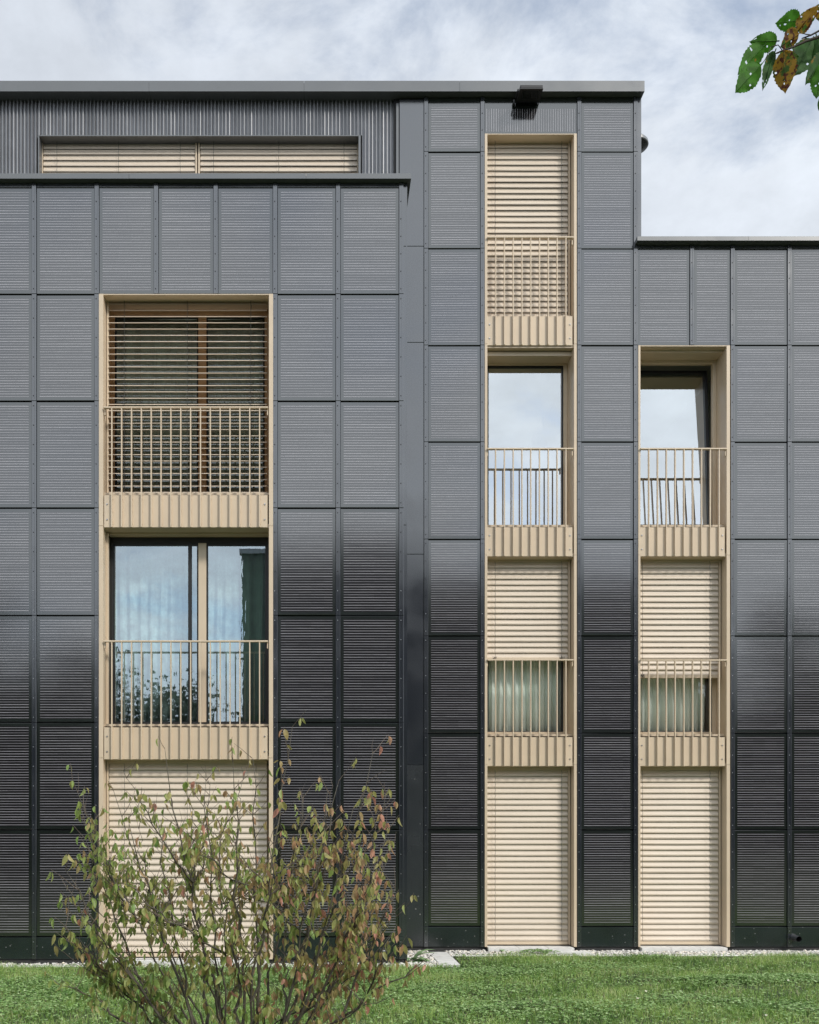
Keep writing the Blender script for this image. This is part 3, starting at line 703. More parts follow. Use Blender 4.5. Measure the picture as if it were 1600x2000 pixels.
b = MB(); b.box(li0+.02, li1, YL+.20, YL+.325, zt1+.091, AP[1][1]-.02); b.build('blind_box', M_['tan'], B)
b = MB(); b.box(li0, lb0-.004, YL+.15, YL+.2, AP[0][0], AP[1][1]-.02, 0, .002); b.build('guide_rail', M_['tan'], B)
# ======== long attic window
wx0, wx1 = HC[0], HC[1]
b = MB(); b.box(wx0, wx0+.018, YC-.008, YC+.4, HC[2], HC[3], 0, .002); b.box(wx1-.03, wx1, YC-.008, YC+.4, HC[2], HC[3], 0, .002); b.box(wx0+.018, wx1-.03, YC-.008, YC+.4, HC[3]-.012, HC[3])
b.build('reveal', M_['fascia'], B)
def gc(p): return (p-VX)*(YC+.15)/F
def zc_(p): return EYE+(HY-p)*(YC+.17)/F
blind(gc(84.5), gc(381.5), zc_(271), ZW-.4, YC, [gc(p) for p in (113, 233, 353)], label='closed beige attic blind left of the post', dy=.15, gz=ZW-.8)
blind(gc(391), gc(698), zc_(271), ZW-.4, YC, [gc(p) for p in (418, 545, 672)], label='closed beige attic blind right of the post', dy=.15, gz=ZW-.8)
window(wx0+.02, wx1-.03, HC[2]+.01, HC[3]-.03, YC, fw=.06, panes=[(wx0+.08, gc(383)), (gc(390), wx1-.09)], mullions=[(gc(383), gc(390), 'tan')], gm='glasslow')
room(wx0+.3, wx1-.3, HC[2]-.02, HC[3]+.05, YC+.44)

# curtains, and one added sheet for the streaks on a pane
curtain(ai0-.02, ai1-.05, glass_bot(1)-.02, glass_top(1)+.05, YR+.465, M_['curtain'], 'pale green curtain behind the tower railing on the first floor', seed=4)
curtain(ci0-.02, ci1-.10, glass_bot(1)-.02, glass_top(1)+.05, YR+.465, M_['curtain'], 'pale green curtain under the lowest hanging half closed blind on the right', seed=9)
curtain((470-VX)*(YL+.5)/F, li1-.01, glass_bot(1)-.02, zt1+.02, YL+.50, M_['curtaind'], 'dark green curtain at the right edge of the wide sky reflecting window', seed=5, folds=.16, amp=.035)
curtain(li0+.05, li1-.05, glass_bot(2)-.02, zt2+.05, YL+.55, M_['curtaing'], 'dark grey green curtain behind the open slatted blind', seed=6, folds=.2, amp=.02)

curtain(li0+.03, gx(466), glass_bot(1)-.02, zt1+.02, YL+.56, M_['streaks'], 'added pale sheet showing as streaks in the left pane of the wide reflecting window', seed=11, folds=.13, amp=.03)  # added sheet, imitates the wavy bright streaks seen on the glass
# drain stub and junction box
pc = Vector((xr(1549), YR+.01, zr(1831)))
b = MB(); b.tube([pc+Vector((0, .0, 0)), pc+Vector((0, -.012, 0))], .055, 16); b.tube([pc, pc+Vector((.012, -.16, -.008))], .040, 16, cap=False); b.tube([pc+Vector((.0, -.02, 0)), pc+Vector((.012, -.16, -.008))], .034, 16, mi=1, cap=False)
b.tube([pc+Vector((.0, -.024, 0)), pc+Vector((.0, -.022, 0))], .034, 16, mi=1)
o = b.build('drain_pipe', [M_['corrp'], M_['black']], B)
b = MB(); xa, xb, za, zb = xl(741.5), xl(756), zl(1864), zl(1852.5); b.box(xa, xb, YL-.03, YL+.0095, za, zb, 0, .003); b.box(xa+.02, xb-.025, YL-.0325, YL-.0302, zb-.032, zb-.018, 1)
b.build('junction_box', [M_['metal'], M_['oppcap']], B)

# floodlight under the tower coping
fo = empty('floodlight', (2.83, YR-.2, 11.55)); tag(fo, 'flat black floodlight fixed under the tower roof edge', 'floodlight')
b = MB(); fx0, fx1 = 2.685, 2.985; fy0, fy1 = YR-.275, YR-.03; fz = EYE+(HY-173.6)*(YR-.275)/F
b.box(fx0, fx1, fy0, fy1, fz+.012, fz+.058, 0, .006); b.box(fx0-.004, fx1+.004, fy0-.004, fy1-.04, fz, fz+.011)
for i in range(9): b.box(fx0+.02+i*.031, fx0+.026+i*.031, fy0+.05, fy1-.03, fz+.0585, fz+.075)
b.build('housing', M_['rubber'], fo)
b = MB(); b.box(fx0+.03, fx1-.03, fy0+.03, fy1-.07, fz-.003, fz-.0005); b.build('lens', M_['lens'], fo)
b = MB(); b.box(fx0-.03, fx0-.012, fy0+.05, YR-.008, fz+.01, fz+.04); b.box(fx0-.03, fx0, YR-.09, YR-.06, fz+.01, fz+.03); b.box(fx0-.05, fx0-.03, YR-.04, YR+.01, fz-.02, fz+.03)
b.build('bracket', M_['rubber'], fo); b = MB(); b.box(fx1+.002, fx1+.012, fy0+.07, YR-.008, fz+.015, fz+.035)
b.build('bracket', M_['rubber'], fo)
# round lamp on the side of the tower
lo = empty('wall_lamp', (XTE, 14.0, 10.9)); tag(lo, 'small grey hooded lamp sticking out of the tower side against the sky', 'lamp')
b = MB(); cy, cz, r, n = 13.86, EYE+(HY-282)*13.86/F, .20, 20; x_ = XTE+.008
for (za, ra), (zb, rb) in zip([(.10, .03), (.085, .10), (.05, .16), (.01, .195), (-.03, .2)], [(.085, .10), (.05, .16), (.01, .195), (-.03, .2), (-.04, .19)]):
    for i in range(n):
        t0, t1 = -math.pi/2+math.pi*i/n, -math.pi/2+math.pi*(i+1)/n
        b.face([(x_+ra*math.cos(t0), cy+ra*math.sin(t0), cz+za), (x_+rb*math.cos(t0), cy+rb*math.sin(t0), cz+zb), (x_+rb*math.cos(t1), cy+rb*math.sin(t1), cz+zb), (x_+ra*math.cos(t1), cy+ra*math.sin(t1), cz+za)], 0, True)
b.build('hood', M_['fascia'], lo)
b = MB()
for i in range(n):
    t0, t1 = -math.pi/2+math.pi*i/n, -math.pi/2+math.pi*(i+1)/n
    p0, p1 = (x_+.19*math.cos(t0), cy+.19*math.sin(t0), cz-.041), (x_+.19*math.cos(t1), cy+.19*math.sin(t1), cz-.041)
    b.face([p0, (x_+.02*math.cos(t0), cy+.06*math.sin(t0), cz-.17), (x_+.02*math.cos(t1), cy+.06*math.sin(t1), cz-.17), p1])
    b.face([(x_, cy, cz-.040), p0, p1])
b.build('shadow_wedge', M_['rubber'], lo)  # black cone stands in for the shadow wedge below the hood

# ================================================================== GROUND
KYR, KYL = 12.98, 11.93         # where the lawn ends in front of the right and the left fronts
SX0, SX1 = 1.46, 1.71           # little paved path beside the wing corner
def gh(x, y): return .018*mnoise.noise((x*.6, y*.6, 3)) + .010*mnoise.noise((x*2.1, y*2.1, 7))
b = MB()
g0 = -400; b.face([(g0, g0, GZ-.03), (400, g0, GZ-.03), (400, 400, GZ-.03), (g0, 400, GZ-.03)])
o = b.build('ground', M_['soil']); tag(o, kind='structure')
# bumpy lawn surface (fine near the house, ends at the kerb)
xs = np.arange(-9.4, 11.01, .2); ys = np.arange(0, 11.801, .2)
def sheet(name, x0, x1, y0, y1, m, lift, st=.2):
    nx, ny = max(1, int((x1-x0)/st)), max(1, int((y1-y0)/st)); v = []; f = []
    for j in range(ny+1):
        for i in range(nx+1):
            x, y = x0+(x1-x0)*i/nx, y0+(y1-y0)*j/ny; v.append((x, y, GZ+lift+gh(x, y)*.6))
    for j in range(ny):
        for i in range(nx): a = j*(nx+1)+i; f.append((a, a+1, a+nx+2, a+nx+1))
    return npmesh(name, np.array(v), np.array(f), m, smooth=True)
o = sheet('lawn', -14, 16, -3, KYL, M_['soil'], .0); tag(o, kind='structure')
o = sheet('lawn', SX1+.04, 16, KYL, KYR, M_['soil'], .0); tag(o, kind='structure')
b = MB(); b.box(-14, SX0-.0, KYL+.05, 13.54, GZ-.2, GZ-.012); b.box(SX1+.0, 16, KYR+.05, 13.54, GZ-.2, GZ-.012); b.box(SX0, SX1, 12.0, 13.54, GZ-.2, GZ-.014)
o = b.build('gravel_bed', M_['gravelbed']); tag(o, kind='structure')
b = MB(); rr = random.Random(5)
def kerbrun(x0, x1, y):
    x = x0
    while x < x1: e = min(x+1.0, x1); b.box(x+.003, e-.003, y, y+.05, GZ-.2, GZ+.012+rr.uniform(-.004, .004), 0, .005); x = e
kerbrun(-9, SX0-.01, KYL); kerbrun(SX1+.02, 12, KYR)
o = b.build('kerb', M_['kerbm']); tag(o, kind='structure')

def slab(x0, x1, y0, y1, z1, th, label, group=None, rot=(0, 0, 0)):
    b = MB(); w, d = (x1-x0)/2, (y1-y0)/2; c = .004
    P = [(-w, -d, -th), (w, -d, -th), (w, d, -th), (-w, d, -th), (-w, -d, -c), (w, -d, -c), (w, d, -c), (-w, d, -c), (-w+c, -d+c, 0), (w-c, -d+c, 0), (w-c, d-c, 0), (-w+c, d-c, 0)]
    b.v = P
    for f in [(0, 3, 2, 1), (0, 1, 5, 4), (1, 2, 6, 5), (2, 3, 7, 6), (3, 0, 4, 7), (4, 5, 9, 8), (5, 6, 10, 9), (6, 7, 11, 10), (7, 4, 8, 11), (8, 9, 10, 11)]: b.f.append(f); b.m.append(0); b.sm.append(False)
    o = b.build('paving_slab', M_['concrete']); o.location = ((x0+x1)/2, (y0+y1)/2, z1); o.rotation_euler = rot
    return tag(o, label, 'slab', group)
tx = [ai0+.004, ai0+.42, ai0+.82, ai1-.006]; nm = ['leftmost', 'middle', 'rightmost']
for i in range(3): slab(tx[i]+.002, tx[i+1]-.002, 13.43, 13.82, -.004, .05, f'{nm[i]} grey threshold slab under the tower ground floor blind', 'threshold slabs')
tx = [ci0+.004, ci0+.40, ci0+.80, ci1-.006]
for i in range(3): slab(tx[i]+.002, tx[i+1]-.002, 13.43, 13.82, -.004, .05, f'{nm[i]} grey threshold slab under the right ground floor blind', 'threshold slabs')
tx = [li0+.004+.5*i for i in range(5)]; tx[-1] = li1-.006
for i in range(4): slab(tx[i]+.002, tx[i+1]-.002, YL-.07, YL+.33, -.004, .05, f'grey threshold slab behind the shrub, number {["one", "two", "three", "four"][i]} from the left under the wide blind', 'threshold slabs')
slab(SX0, SX1, 12.03, 12.66, GZ+.022, .05, 'front slab of the two slab path by the wing corner')
slab(SX0, SX1, 12.664, 13.30, GZ+.018, .05, 'rear slab of the two slab path by the wing corner')
slab(3.02, 3.37, 13.08, 13.36, -.018, .035, 'small loose slab leaning on the step below the tower blind', rot=(R(3), R(-5), R(-14)))
slab(3.36, 3.62, 13.04, 13.34, -.035, .03, 'small broken slab lying flat beside the leaning one', rot=(R(1), R(2), R(9)))

# pebbles
ico = None
def icos():
    import bmesh
    bm = bmesh.new(); bmesh.ops.create_icosphere(bm, subdivisions=1, radius=1)
    v = np.array([tuple(x.co) for x in bm.verts]); f = np.array([[q.index for q in p.verts] for p in bm.faces]); bm.free(); return v, f
iv, iff = icos()
zones = [(-6.2, XLE+.0, KYL+.055, YL+.02, 950), (XLE+.0, SX0-.0, KYL+.055, 13.5, 1250), (SX1+.01, 9.3, KYR+.055, 13.52, 1150)]
P = []
for x0, x1, y0, y1, den in zones:
    n = int((x1-x0)*(y1-y0)*den*1.35); p = np.stack([rng.uniform(x0, x1, n), rng.uniform(y0, y1, n), rng.uniform(-.008, .014, n)], 1); P.append(p)
P = np.concatenate(P); keep = ~((P[:, 0] > ai0-.02) & (P[:, 0] < ai1+.02) & (P[:, 1] > 13.41)) & ~((P[:, 0] > ci0-.02) & (P[:, 0] < ci1+.02) & (P[:, 1] > 13.41)) & ~((P[:, 0] > li0) & (P[:, 0] < li1) & (P[:, 1] > YL-.09))
P = P[keep]; n = len(P); sc = rng.uniform(.009, .023, (n, 1))*rng.uniform(.75, 1.3, (n, 3)); sc[:, 2] *= .62
V = iv[None]*(1+.16*rng.standard_normal((n, len(iv), 1)))*sc[:, None, :]
a = rng.uniform(0, 6.28, n); ca, sa = np.cos(a)[:, None], np.sin(a)[:, None]
x, y = V[..., 0]*ca-V[..., 1]*sa, V[..., 0]*sa+V[..., 1]*ca
V = np.stack([x, y, V[..., 2]], -1)+P[:, None, :]+np.array([0, 0, GZ+.0])
Fc = (iff[None]+(np.arange(n)*len(iv))[:, None, None]).reshape(-1, 3)
o = npmesh('gravel', V.reshape(-1, 3), Fc, M_['pebble'], np.repeat(rng.uniform(0, 1, n), len(iv)), smooth=True); tag(o, 'pale rounded pebbles along the foot of the walls', 'gravel', kind='stuff')

# grass
def mask(x, y):     # lawn area
    m = (y < KYL+.02) | ((x > SX1+.03) & (y < KYR+.03)); return m
def cl_noise(x, y, s, o):
    xi, yi = x*s, y*s
    return (np.sin(xi*1.3+o)+np.sin(yi*1.7+o*2+np.sin(xi*.7+o)*1.5)+np.sin((xi+yi)*.9+o*3)+np.sin((xi-yi)*2.3+o))*.25
GH = None
def ghv(x, y):
    return np.array([gh(a, b) for a, b in zip(x, y)])*.6
def grass(n, x0, x1, y0, y1, hmul=1.0, wmul=1.0, bias=False):
    x = rng.uniform(x0, x1, n); y = rng.uniform(y0, y1, n)
    k = mask(x, y); x, y = x[k], y[k]; n = len(x)
    dens = cl_noise(x, y, 1.6, 1.0)+cl_noise(x, y, 6, 2.2)*.6; k = rng.uniform(-1.1, .6, n) < dens+.35; x, y = x[k], y[k]; n = len(x)
    z = GZ+ghv(x, y)-.004
    h = rng.uniform(.034, .090, n)*hmul*(1+.5*cl_noise(x, y, 3, 4)); w = rng.uniform(.0026, .0052, n)*wmul
    a = rng.uniform(0, 6.28, n); la = rng.uniform(0, 6.28, n); ln = rng.uniform(.1, .75, n)*h
    dx, dy = np.cos(a)*w/2, np.sin(a)*w/2; lx, ly = np.cos(la)*ln, np.sin(la)*ln
    V = np.zeros((n, 6, 3))
    for i, (t, q, ww) in enumerate(((0, 0, 1), (.55, .3, .85), (1, 1, .15))):
        zz = z+h*t*(1-.15*q); V[:, 2*i] = np.stack([x-dx*ww+lx*q, y-dy*ww+ly*q, zz], 1); V[:, 2*i+1] = np.stack([x+dx*ww+lx*q, y+dy*ww+ly*q, zz], 1)
    Fb = np.array([[0, 1, 3, 2], [2, 3, 5, 4]]); Fc = (Fb[None]+(np.arange(n)*6)[:, None, None]).reshape(-1, 4)
    t = np.clip(.42+.38*cl_noise(x, y, 2.2, 5)+.2*cl_noise(x, y, 7, 1)+rng.normal(0, .24, n), 0, .93)
    dry = rng.uniform(0, 1, n) < .05+.10*(cl_noise(x, y, 2.4, 9) > .42); t[dry] = rng.uniform(.92, 1, dry.sum())
    return V.reshape(-1, 3), Fc, np.repeat(t, 6)
parts = [grass(210000, -5.2, 8.6, 7.7, 13.02), grass(26000, -5.2, 8.6, 3.6, 7.7, 1.1, 1.8)]
off = 0; Vs, Fs, Ts = [], [], []
for v, f, t in parts: Vs.append(v); Fs.append(f+off); Ts.append(t); off += len(v)
o = npmesh('grass', np.concatenate(Vs), np.concatenate(Fs), M_['grass'], np.concatenate(Ts)); tag(o, 'short green lawn grass in front of the house', 'grass', kind='stuff')
# clover and other low leaves
patches = [(at(1430, 1912, 10.75), 1.1, .16, 3600), (at(1560, 1908, 10.9), .7, .14, 1800), (at(1590, 1985, 8.9), .9, .3, 1500), (at(60, 1930, 10.2), 1.3, .55, 5200), (at(30, 1985, 9.0), .9, .4, 2200), (at(960, 1900, 11.2), .9, .25, 2400),
           (at(1150, 1890, 11.6), 1.6, .3, 3000), (at(880, 1935, 10.0), 1.0, .3, 2600), (at(1100, 1975, 9.1), 1.1, .3, 2400), (at(1340, 1960, 9.4), .8, .25, 1500), (at(1050, 1853, 13.15), .3, .10, 700), (at(640, 1905, 11.0), 1.2, .5, 2600),
           (at(950, 1985, 8.9), .5, .25, 1200), (at(760, 1960, 9.5), .9, .4, 2000), (at(430, 1910, 10.9), 1.3, .4, 2400), (at(1290, 1870, 12.6), .35, .12, 600)]
X, Y, H = [], [], []
for p, rx, ry, n in patches:
    n = int(n*.42); u = rng.normal(0, .5, (n, 2)); u[:, 0] += .25*np.sin(u[:, 1]*7+rx*9); X.append(p.x+u[:, 0]*rx); Y.append(p.y+u[:, 1]*ry*2); H.append(np.clip(.075*(1-.5*np.hypot(u[:, 0], u[:, 1])), .03, .1))
n = 14000; X.append(rng.uniform(-5, 8.5, n)); Y.append(rng.uniform(7.6, 12.9, n)); H.append(np.full(n, .042))
x, y, h = np.concatenate(X), np.concatenate(Y), np.concatenate(H); k = mask(x, y+.02) | ((x > 2.4) & (x < 3.3) & (y > 13)); x, y, h = x[k], y[k], h[k]; n = len(x)
z = GZ+ghv(x, y)+h*rng.uniform(.6, 1.1, n); r = rng.uniform(.0065, .0125, n); a0 = rng.uniform(0, 6.28, n)
V = []; T = []
for q in range(3):
    a = a0+q*2.094; cx, cy_ = x+np.cos(a)*r*.95, y+np.sin(a)*r*.95
    tilt = rng.uniform(-.5, .8, n); az = rng.uniform(0, 6.28, n)
    vv = np.zeros((n, 6, 3))
    for i in range(6):
        t = i*math.pi/3; ex, ey = np.cos(t)*r, np.sin(t)*r*.85; d = ex*np.cos(az)+ey*np.sin(az)
        vv[:, i] = np.stack([cx+ex, cy_+ey, z+d*tilt], 1)
    V.append(vv); T.append(np.clip(rng.normal(.45, .33, n), 0, 1))
V = np.concatenate(V); T = np.concatenate(T); Fc = np.arange(len(V)*6).reshape(-1, 6)
o = npmesh('clover', V.reshape(-1, 3), Fc, M_['clover'], np.repeat(T, 6)); tag(o, 'low clover and broad leaves growing in patches through the lawn', 'ground cover', kind='stuff')
# small white flowers
proto = None
for px, py, d in ((1526, 1925, 10.2), (1540, 1915, 10.5), (1318, 1985, 8.9), (1497, 1983, 8.9), (1247, 1961, 9.5), (1262, 1936, 10.1), (1590, 1980, 9.0), (1246, 1950, 9.8)):
    p = at(px, py, d); d2 = (EYE-GZ-.05)*F/(py-HY); p = at(px, py, d2)
    if proto is None:
        proto = empty('white_flower', p); b = MB()
        for i in range(9):
            t = i*2*math.pi/9; u = Vector((math.cos(t), math.sin(t), .15)); w_ = Vector((-math.sin(t), math.cos(t), 0))*.004
            b.face([p+u*.002-w_*.4, p+u*.010-w_*.7, p+u*.012, p+u*.010+w_*.7, p+u*.002+w_*.4])
        b.build('petals', M_['petal'], proto); b = MB(); b.tube([p+Vector((0, 0, 0)), p+Vector((0, 0, .005))], [.005, .003], 7); b.build('flower_centre', M_['yolk'], proto)
        b = MB(); b.tube([p, p+Vector((.004, .002, -.05))], .0012, 4); b.build('stem', M_['weed'], proto); r_ = proto
    else:
        r_ = proto.copy(); col.objects.link(r_); r_.location = p; r_.rotation_euler = (random.uniform(-.5, .7), random.uniform(-.5, .5), random.uniform(0, 6))
        for ch in list(proto.children): c = ch.copy(); col.objects.link(c); c.parent = r_
    fn_ = globals().get('fn_', -1)+1
    tag(r_, 'tiny white flower in the lawn, '+{1526: 'rearmost but one, far right', 1540: 'rearmost of all, far right', 1318: 'nearest the picture bottom, left of another', 1497: 'near the bottom, between two others', 1247: 'front one of three close together', 1262: 'rear one of three close together', 1590: 'rightmost at the frame edge', 1246: 'middle one of three close together'}[px], 'flower', 'white flowers scattered in the lawn')

# broad-leaved weed in the corner of the wing, and a seedling on the step
def weed(name, base, n, ln, wd, label, seed, spread=1.0):
    rr = random.Random(seed); r = empty(name, base); tag(r, label, 'plant'); base = Vector(base)
    lf = MB(); st = MB()
    for i in range(n):
        a = rr.uniform(-2.8, .9) if spread < 1.5 else rr.uniform(0, 6.28); el = rr.uniform(.25, 1.2); L_ = ln*rr.uniform(.6, 1.1); h = Vector((math.cos(a), math.sin(a), 0)); side = Vector((-math.sin(a), math.cos(a), 0))
        pts = []
        for k in range(8):
            t = k/7; pts.append(base+h*L_*t*math.cos(el*(1-.7*t))+Vector((0, 0, L_*(math.sin(el)*t-.55*t*t))))
        st.tube(pts[:3], .003, 5)
        for k in range(1, 7):
            w0 = wd*math.sin(math.pi*(k/7)**.8)*rr.uniform(.8, 1.15); w1 = wd*math.sin(math.pi*min(1, ((k+1)/7))**.8)*rr.uniform(.8, 1.15) if k < 6 else .001
            p, q = pts[k], pts[k+1]; up = Vector((0, 0, wd*.3))
            lf.face([p, q, q+side*w1+up*(w1/wd), p+side*w0+up*(w0/wd)], 0, True); lf.face([q, p, p-side*w0+up*(w0/wd), q-side*w1+up*(w1/wd)], 0, True)
    lf.build('leaves', M_['weed'], r); st.build('stem', M_['weed'], r)
weed('weed_plant', (XLE+.09, 12.45, GZ), 11, .34, .045, 'broad leaved weed growing in the gravel at the wing corner', 3)
weed('seedling', (ai0+.20, 13.38, GZ), 7, .13, .016, 'tiny green seedling on the gravel before the tower step', 8, 2)
weed('seedling', ((1390-VX)*12.95/F-.9, 12.9, GZ), 8, .10, .014, 'small leafy weed at the kerb under the right ground floor blind', 12, 2)

# ================================================================== SHRUB
SB = Vector((-.42, 5.35, GZ)); sh_ = empty('shrub', SB); tag(sh_, 'loose dogwood shrub with green and reddish drooping leaves in front of the house', 'shrub')
rs = random.Random(21)
def bez(p0, p1, p2, n):
    return [p0*(1-t)**2+p1*2*t*(1-t)+p2*t*t for t in [i/(n-1) for i in range(n)]]
tips = [(152, 1548, 5.2), (128, 1700, 5.0), (118, 1775, 5.5), (168, 1640, 5.7), (222, 1545, 5.6), (250, 1600, 5.0), (322, 1462, 5.5), (300, 1590, 4.9), (368, 1560, 5.8), (402, 1525, 5.3), (455, 1488, 5.1), (470, 1560, 5.8), (494, 1482, 5.5),
        (540, 1600, 4.8), (571, 1420, 5.3), (590, 1560, 5.8), (640, 1545, 5.2), (662, 1525, 5.6), (690, 1580, 4.9), (728, 1472, 5.4), (752, 1560, 5.5), (758, 1620, 5.1), (765, 1660, 5.7), (772, 1735, 5.0), (775, 1790, 5.4), (818, 1885, 5.1), (735, 1960, 4.9), (118, 1925, 5.0), (160, 1860, 5.4), (430, 1640, 4.7), (350, 1680, 4.8), (620, 1690, 4.8)]
twigs = MB(); LV = []     # leaves: position, direction, length, tint
def leafpair(p, d, base_t):
    side = d.cross(Vector((0, 0, 1)));
    side = side.normalized() if side.length > .05 else Vector((1, 0, 0))
    rot = rs.uniform(0, math.pi); other = side.cross(d).normalized(); sd_ = side*math.cos(rot)+other*math.sin(rot)
    for s_ in (-1, 1):
        if rs.random() < .27: continue
        dr = (sd_*s_*rs.uniform(.25, .7)+d*.15+Vector((0, 0, -rs.uniform(.7, 2.0)))).normalized()
        LV.append((p, dr, rs.uniform(.036, .064), min(1, max(0, base_t+rs.gauss(0, .2)))))
def tw(p, d, ln, rad, depth, bt):
    n = max(3, int(ln/.035)); pts = [p]; q = p.copy(); dd = d.copy()
    for i in range(n):
        dd = (dd+Vector((rs.gauss(0, .10), rs.gauss(0, .10), rs.gauss(.05, .07)))).normalized(); q = q+dd*ln/n; pts.append(q.copy())
    twigs.tube(pts, [rad*(1-.6*i/n) for i in range(n+1)], 4, cap=False)
    for i in range(1, n+1):
        if i == n or (i % 2 == 0 and rs.random() < .62): leafpair(pts[i], dd, bt)
        if depth > 0 and i % 2 == 1 and i < n and rs.random() < .55:
            hd = Vector((rs.gauss(0, 1), rs.gauss(0, 1), rs.uniform(.1, .9))).normalized(); tw(pts[i], (dd*.5+hd*.8).normalized(), ln*rs.uniform(.3, .5), rad*.7, 0, bt)
NM = len(tips); mains = []
for gi in range(8):
    for gj in range(3): tips.append((150+(gi+rs.uniform(.05, .95))*77, 1515+(gj+rs.uniform(.05, .95))*94, rs.uniform(4.75, 5.85)))
for q in ((128, 1810), (140, 1745), (150, 1880), (175, 1700), (135, 1840), (190, 1780), (745, 1840), (765, 1760), (730, 1700), (700, 1760), (690, 1880), (200, 1910), (715, 1640), (160, 1600)): tips.append((q[0], q[1], rs.uniform(4.8, 5.8)))
for i, (px, py, d) in enumerate(tips):
    t = at(px, py, d); b0 = SB+Vector((rs.uniform(-.14, .14), rs.uniform(-.12, .12), -.01)); fork = i >= NM
    if fork:
        c_ = [mp_ for ms_ in mains for mp_ in ms_[5:13] if mp_.z < t.z-.12]
        b0 = min(c_, key=lambda v: abs((v-t).length-.62)+rs.uniform(0, .15)) if c_ else b0
    hgt = t.z-b0.z
    low = hgt < 1.35 and not fork
    c = Vector((b0.x*.48+t.x*.52, b0.y*.5+t.y*.5, b0.z+hgt*(.36 if not low else .50)+ (.25 if low else 0)))
    n = 18 if not fork else 12; pts = bez(b0, c, t, n)
    if not fork: mains.append(pts)
    
    for k in range(2, n-1): pts[k] += Vector((rs.gauss(0, .012), rs.gauss(0, .012), rs.gauss(0, .008)))
    r0 = rs.uniform(.008, .0135) if not fork else rs.uniform(.003, .0048); sm = MB(); sm.tube(pts, [r0*(1-k/(n-1))**.8+.0012 for k in range(n)], 7); sm.build('stem', M_['bark'], sh_)
    bt0 = .33+.30*((px-110)/700)
    for k in range(6 if not fork else 2, n):
        tt = k/(n-1) if not fork else .55+.45*k/(n-1)
        if tt < .62 and rs.random() < .62-.5*(tt-.35): continue
        P0 = pts[k]; dr = (pts[min(k+1, n-1)]-pts[k-1]).normalized()
        if tt > .88 and rs.random() < .3 and k < n-1: continue
        bt = bt0+.10*tt
        for s_ in range(2 if (tt > .45 and tt < .93) else 1):
            if rs.random() < .04: continue
            a = rs.uniform(0, 6.28); hd = Vector((math.cos(a), math.sin(a)*.8, rs.uniform(.25, .9)))
            ln = (rs.uniform(.12, .30))*(1.0-.38*tt)
            tw(P0, (hd+dr*.5).normalized(), ln, .0022, 1 if tt < .75 else 0, bt)
        if rs.random() < .8 and k < n-1: leafpair(P0, dr, bt)
    if rs.random() < .8:    # bare leader above the last leaves
        twigs.tube([pts[-1], pts[-1]+Vector((rs.uniform(-.02, .02), 0, .04)), pts[-1]+Vector((rs.uniform(-.03, .03), 0, rs.uniform(.07, .12)))], [.0016, .0012, .0006], 4, cap=False)
twigs.build('twigs', M_['twig'], sh_)
def leaves_mesh(name, LV, m, parent, aspect=.52, petiole=.012):
    n = len(LV); prof = [(0, 0), (.16, .70), (.42, 1.0), (.72, .66), (1.0, .0)]
    V = np.zeros((n, 15, 3)); T = np.zeros(n)
    for i, (p, d, l, t) in enumerate(LV):
        r = Vector((rs.gauss(0, 1), rs.gauss(0, 1), rs.gauss(0, .3))); s_ = d.cross(r).normalized(); nr = s_.cross(d).normalized()
        fold = rs.uniform(.15, .95); curl = rs.uniform(-.2, .9); w = l*aspect*.5*rs.uniform(.8, 1.15); p0 = p+d*petiole
        for k, (u, ww) in enumerate(prof):
            c = p0+d*l*(u-.12*curl*u*u)-nr*l*curl*u*u*.5
            V[i, k*3] = c-s_*w*ww*(1-fold*.35)+nr*w*ww*fold; V[i, k*3+1] = c; V[i, k*3+2] = c+s_*w*ww*(1-fold*.35)+nr*w*ww*fold
        T[i] = t
    Fb = np.array([[k*3+a, k*3+a+1, k*3+a+4, k*3+a+3] for k in range(4) for a in (0, 1)])
    Fc = (Fb[None]+(np.arange(n)*15)[:, None, None]).reshape(-1, 4)
    if parent is not None:
        w0 = np.array(parent.location); 
    ob = npmesh(name, V.reshape(-1, 3), Fc, m, np.repeat(T, 15), smooth=True, parent=parent); return ob
print('shrub leaves', len(LV))
leaves_mesh('foliage', LV, M_['sleaf'], sh_)

# ================================================================== APPLE TREE just outside the frame on the right, one branch reaching in
AT = empty('apple_tree', (2.75, 1.95, GZ)); tag(AT, 'leafy branch with green and brown blotched leaves hanging in at the top right', 'tree')
D0 = 1.72
def lp(zx, zy, d=D0): return at(1400+zx/8, zy/8, d)
b = MB(); b.tube([Vector((2.75, 1.95, GZ-.1)), Vector((2.74, 1.93, .6)), Vector((2.68, 1.95, 1.4)), Vector((2.72, 1.98, 2.1)), Vector((2.78, 2.0, 2.9)), Vector((2.74, 2.02, 3.6))], [.11, .085, .075, .065, .04, .015], 12); b.build('trunk', M_['treebark'], AT)
br_pts = [Vector((2.72, 1.98, 2.15)), Vector((2.2, 1.92, 2.62)), Vector((1.6, 1.84, 2.98)), Vector((1.15, 1.77, 3.06)), lp(2000, 400), lp(1600, 575), lp(1400, 640), lp(1180, 740), lp(1030, 790), lp(930, 830)]
b = MB(); b.tube(br_pts, [.03, .022, .015, .009, .005, .0028, .0022, .0018, .0014, .001], 8)
b.tube([lp(1750, 420), lp(1600, 480), lp(1480, 545), lp(1330, 600)], [.0022, .0016, .0014, .0009], 6)
b.tube([lp(1480, 545), lp(1400, 535), lp(1350, 520)], [.001, .0008, .0006], 5)
b.tube([lp(1030, 790), lp(960, 830), lp(920, 835)], .0008, 5)
b.tube([lp(1180, 740), lp(1140, 640), lp(1160, 540)], .0009, 5)
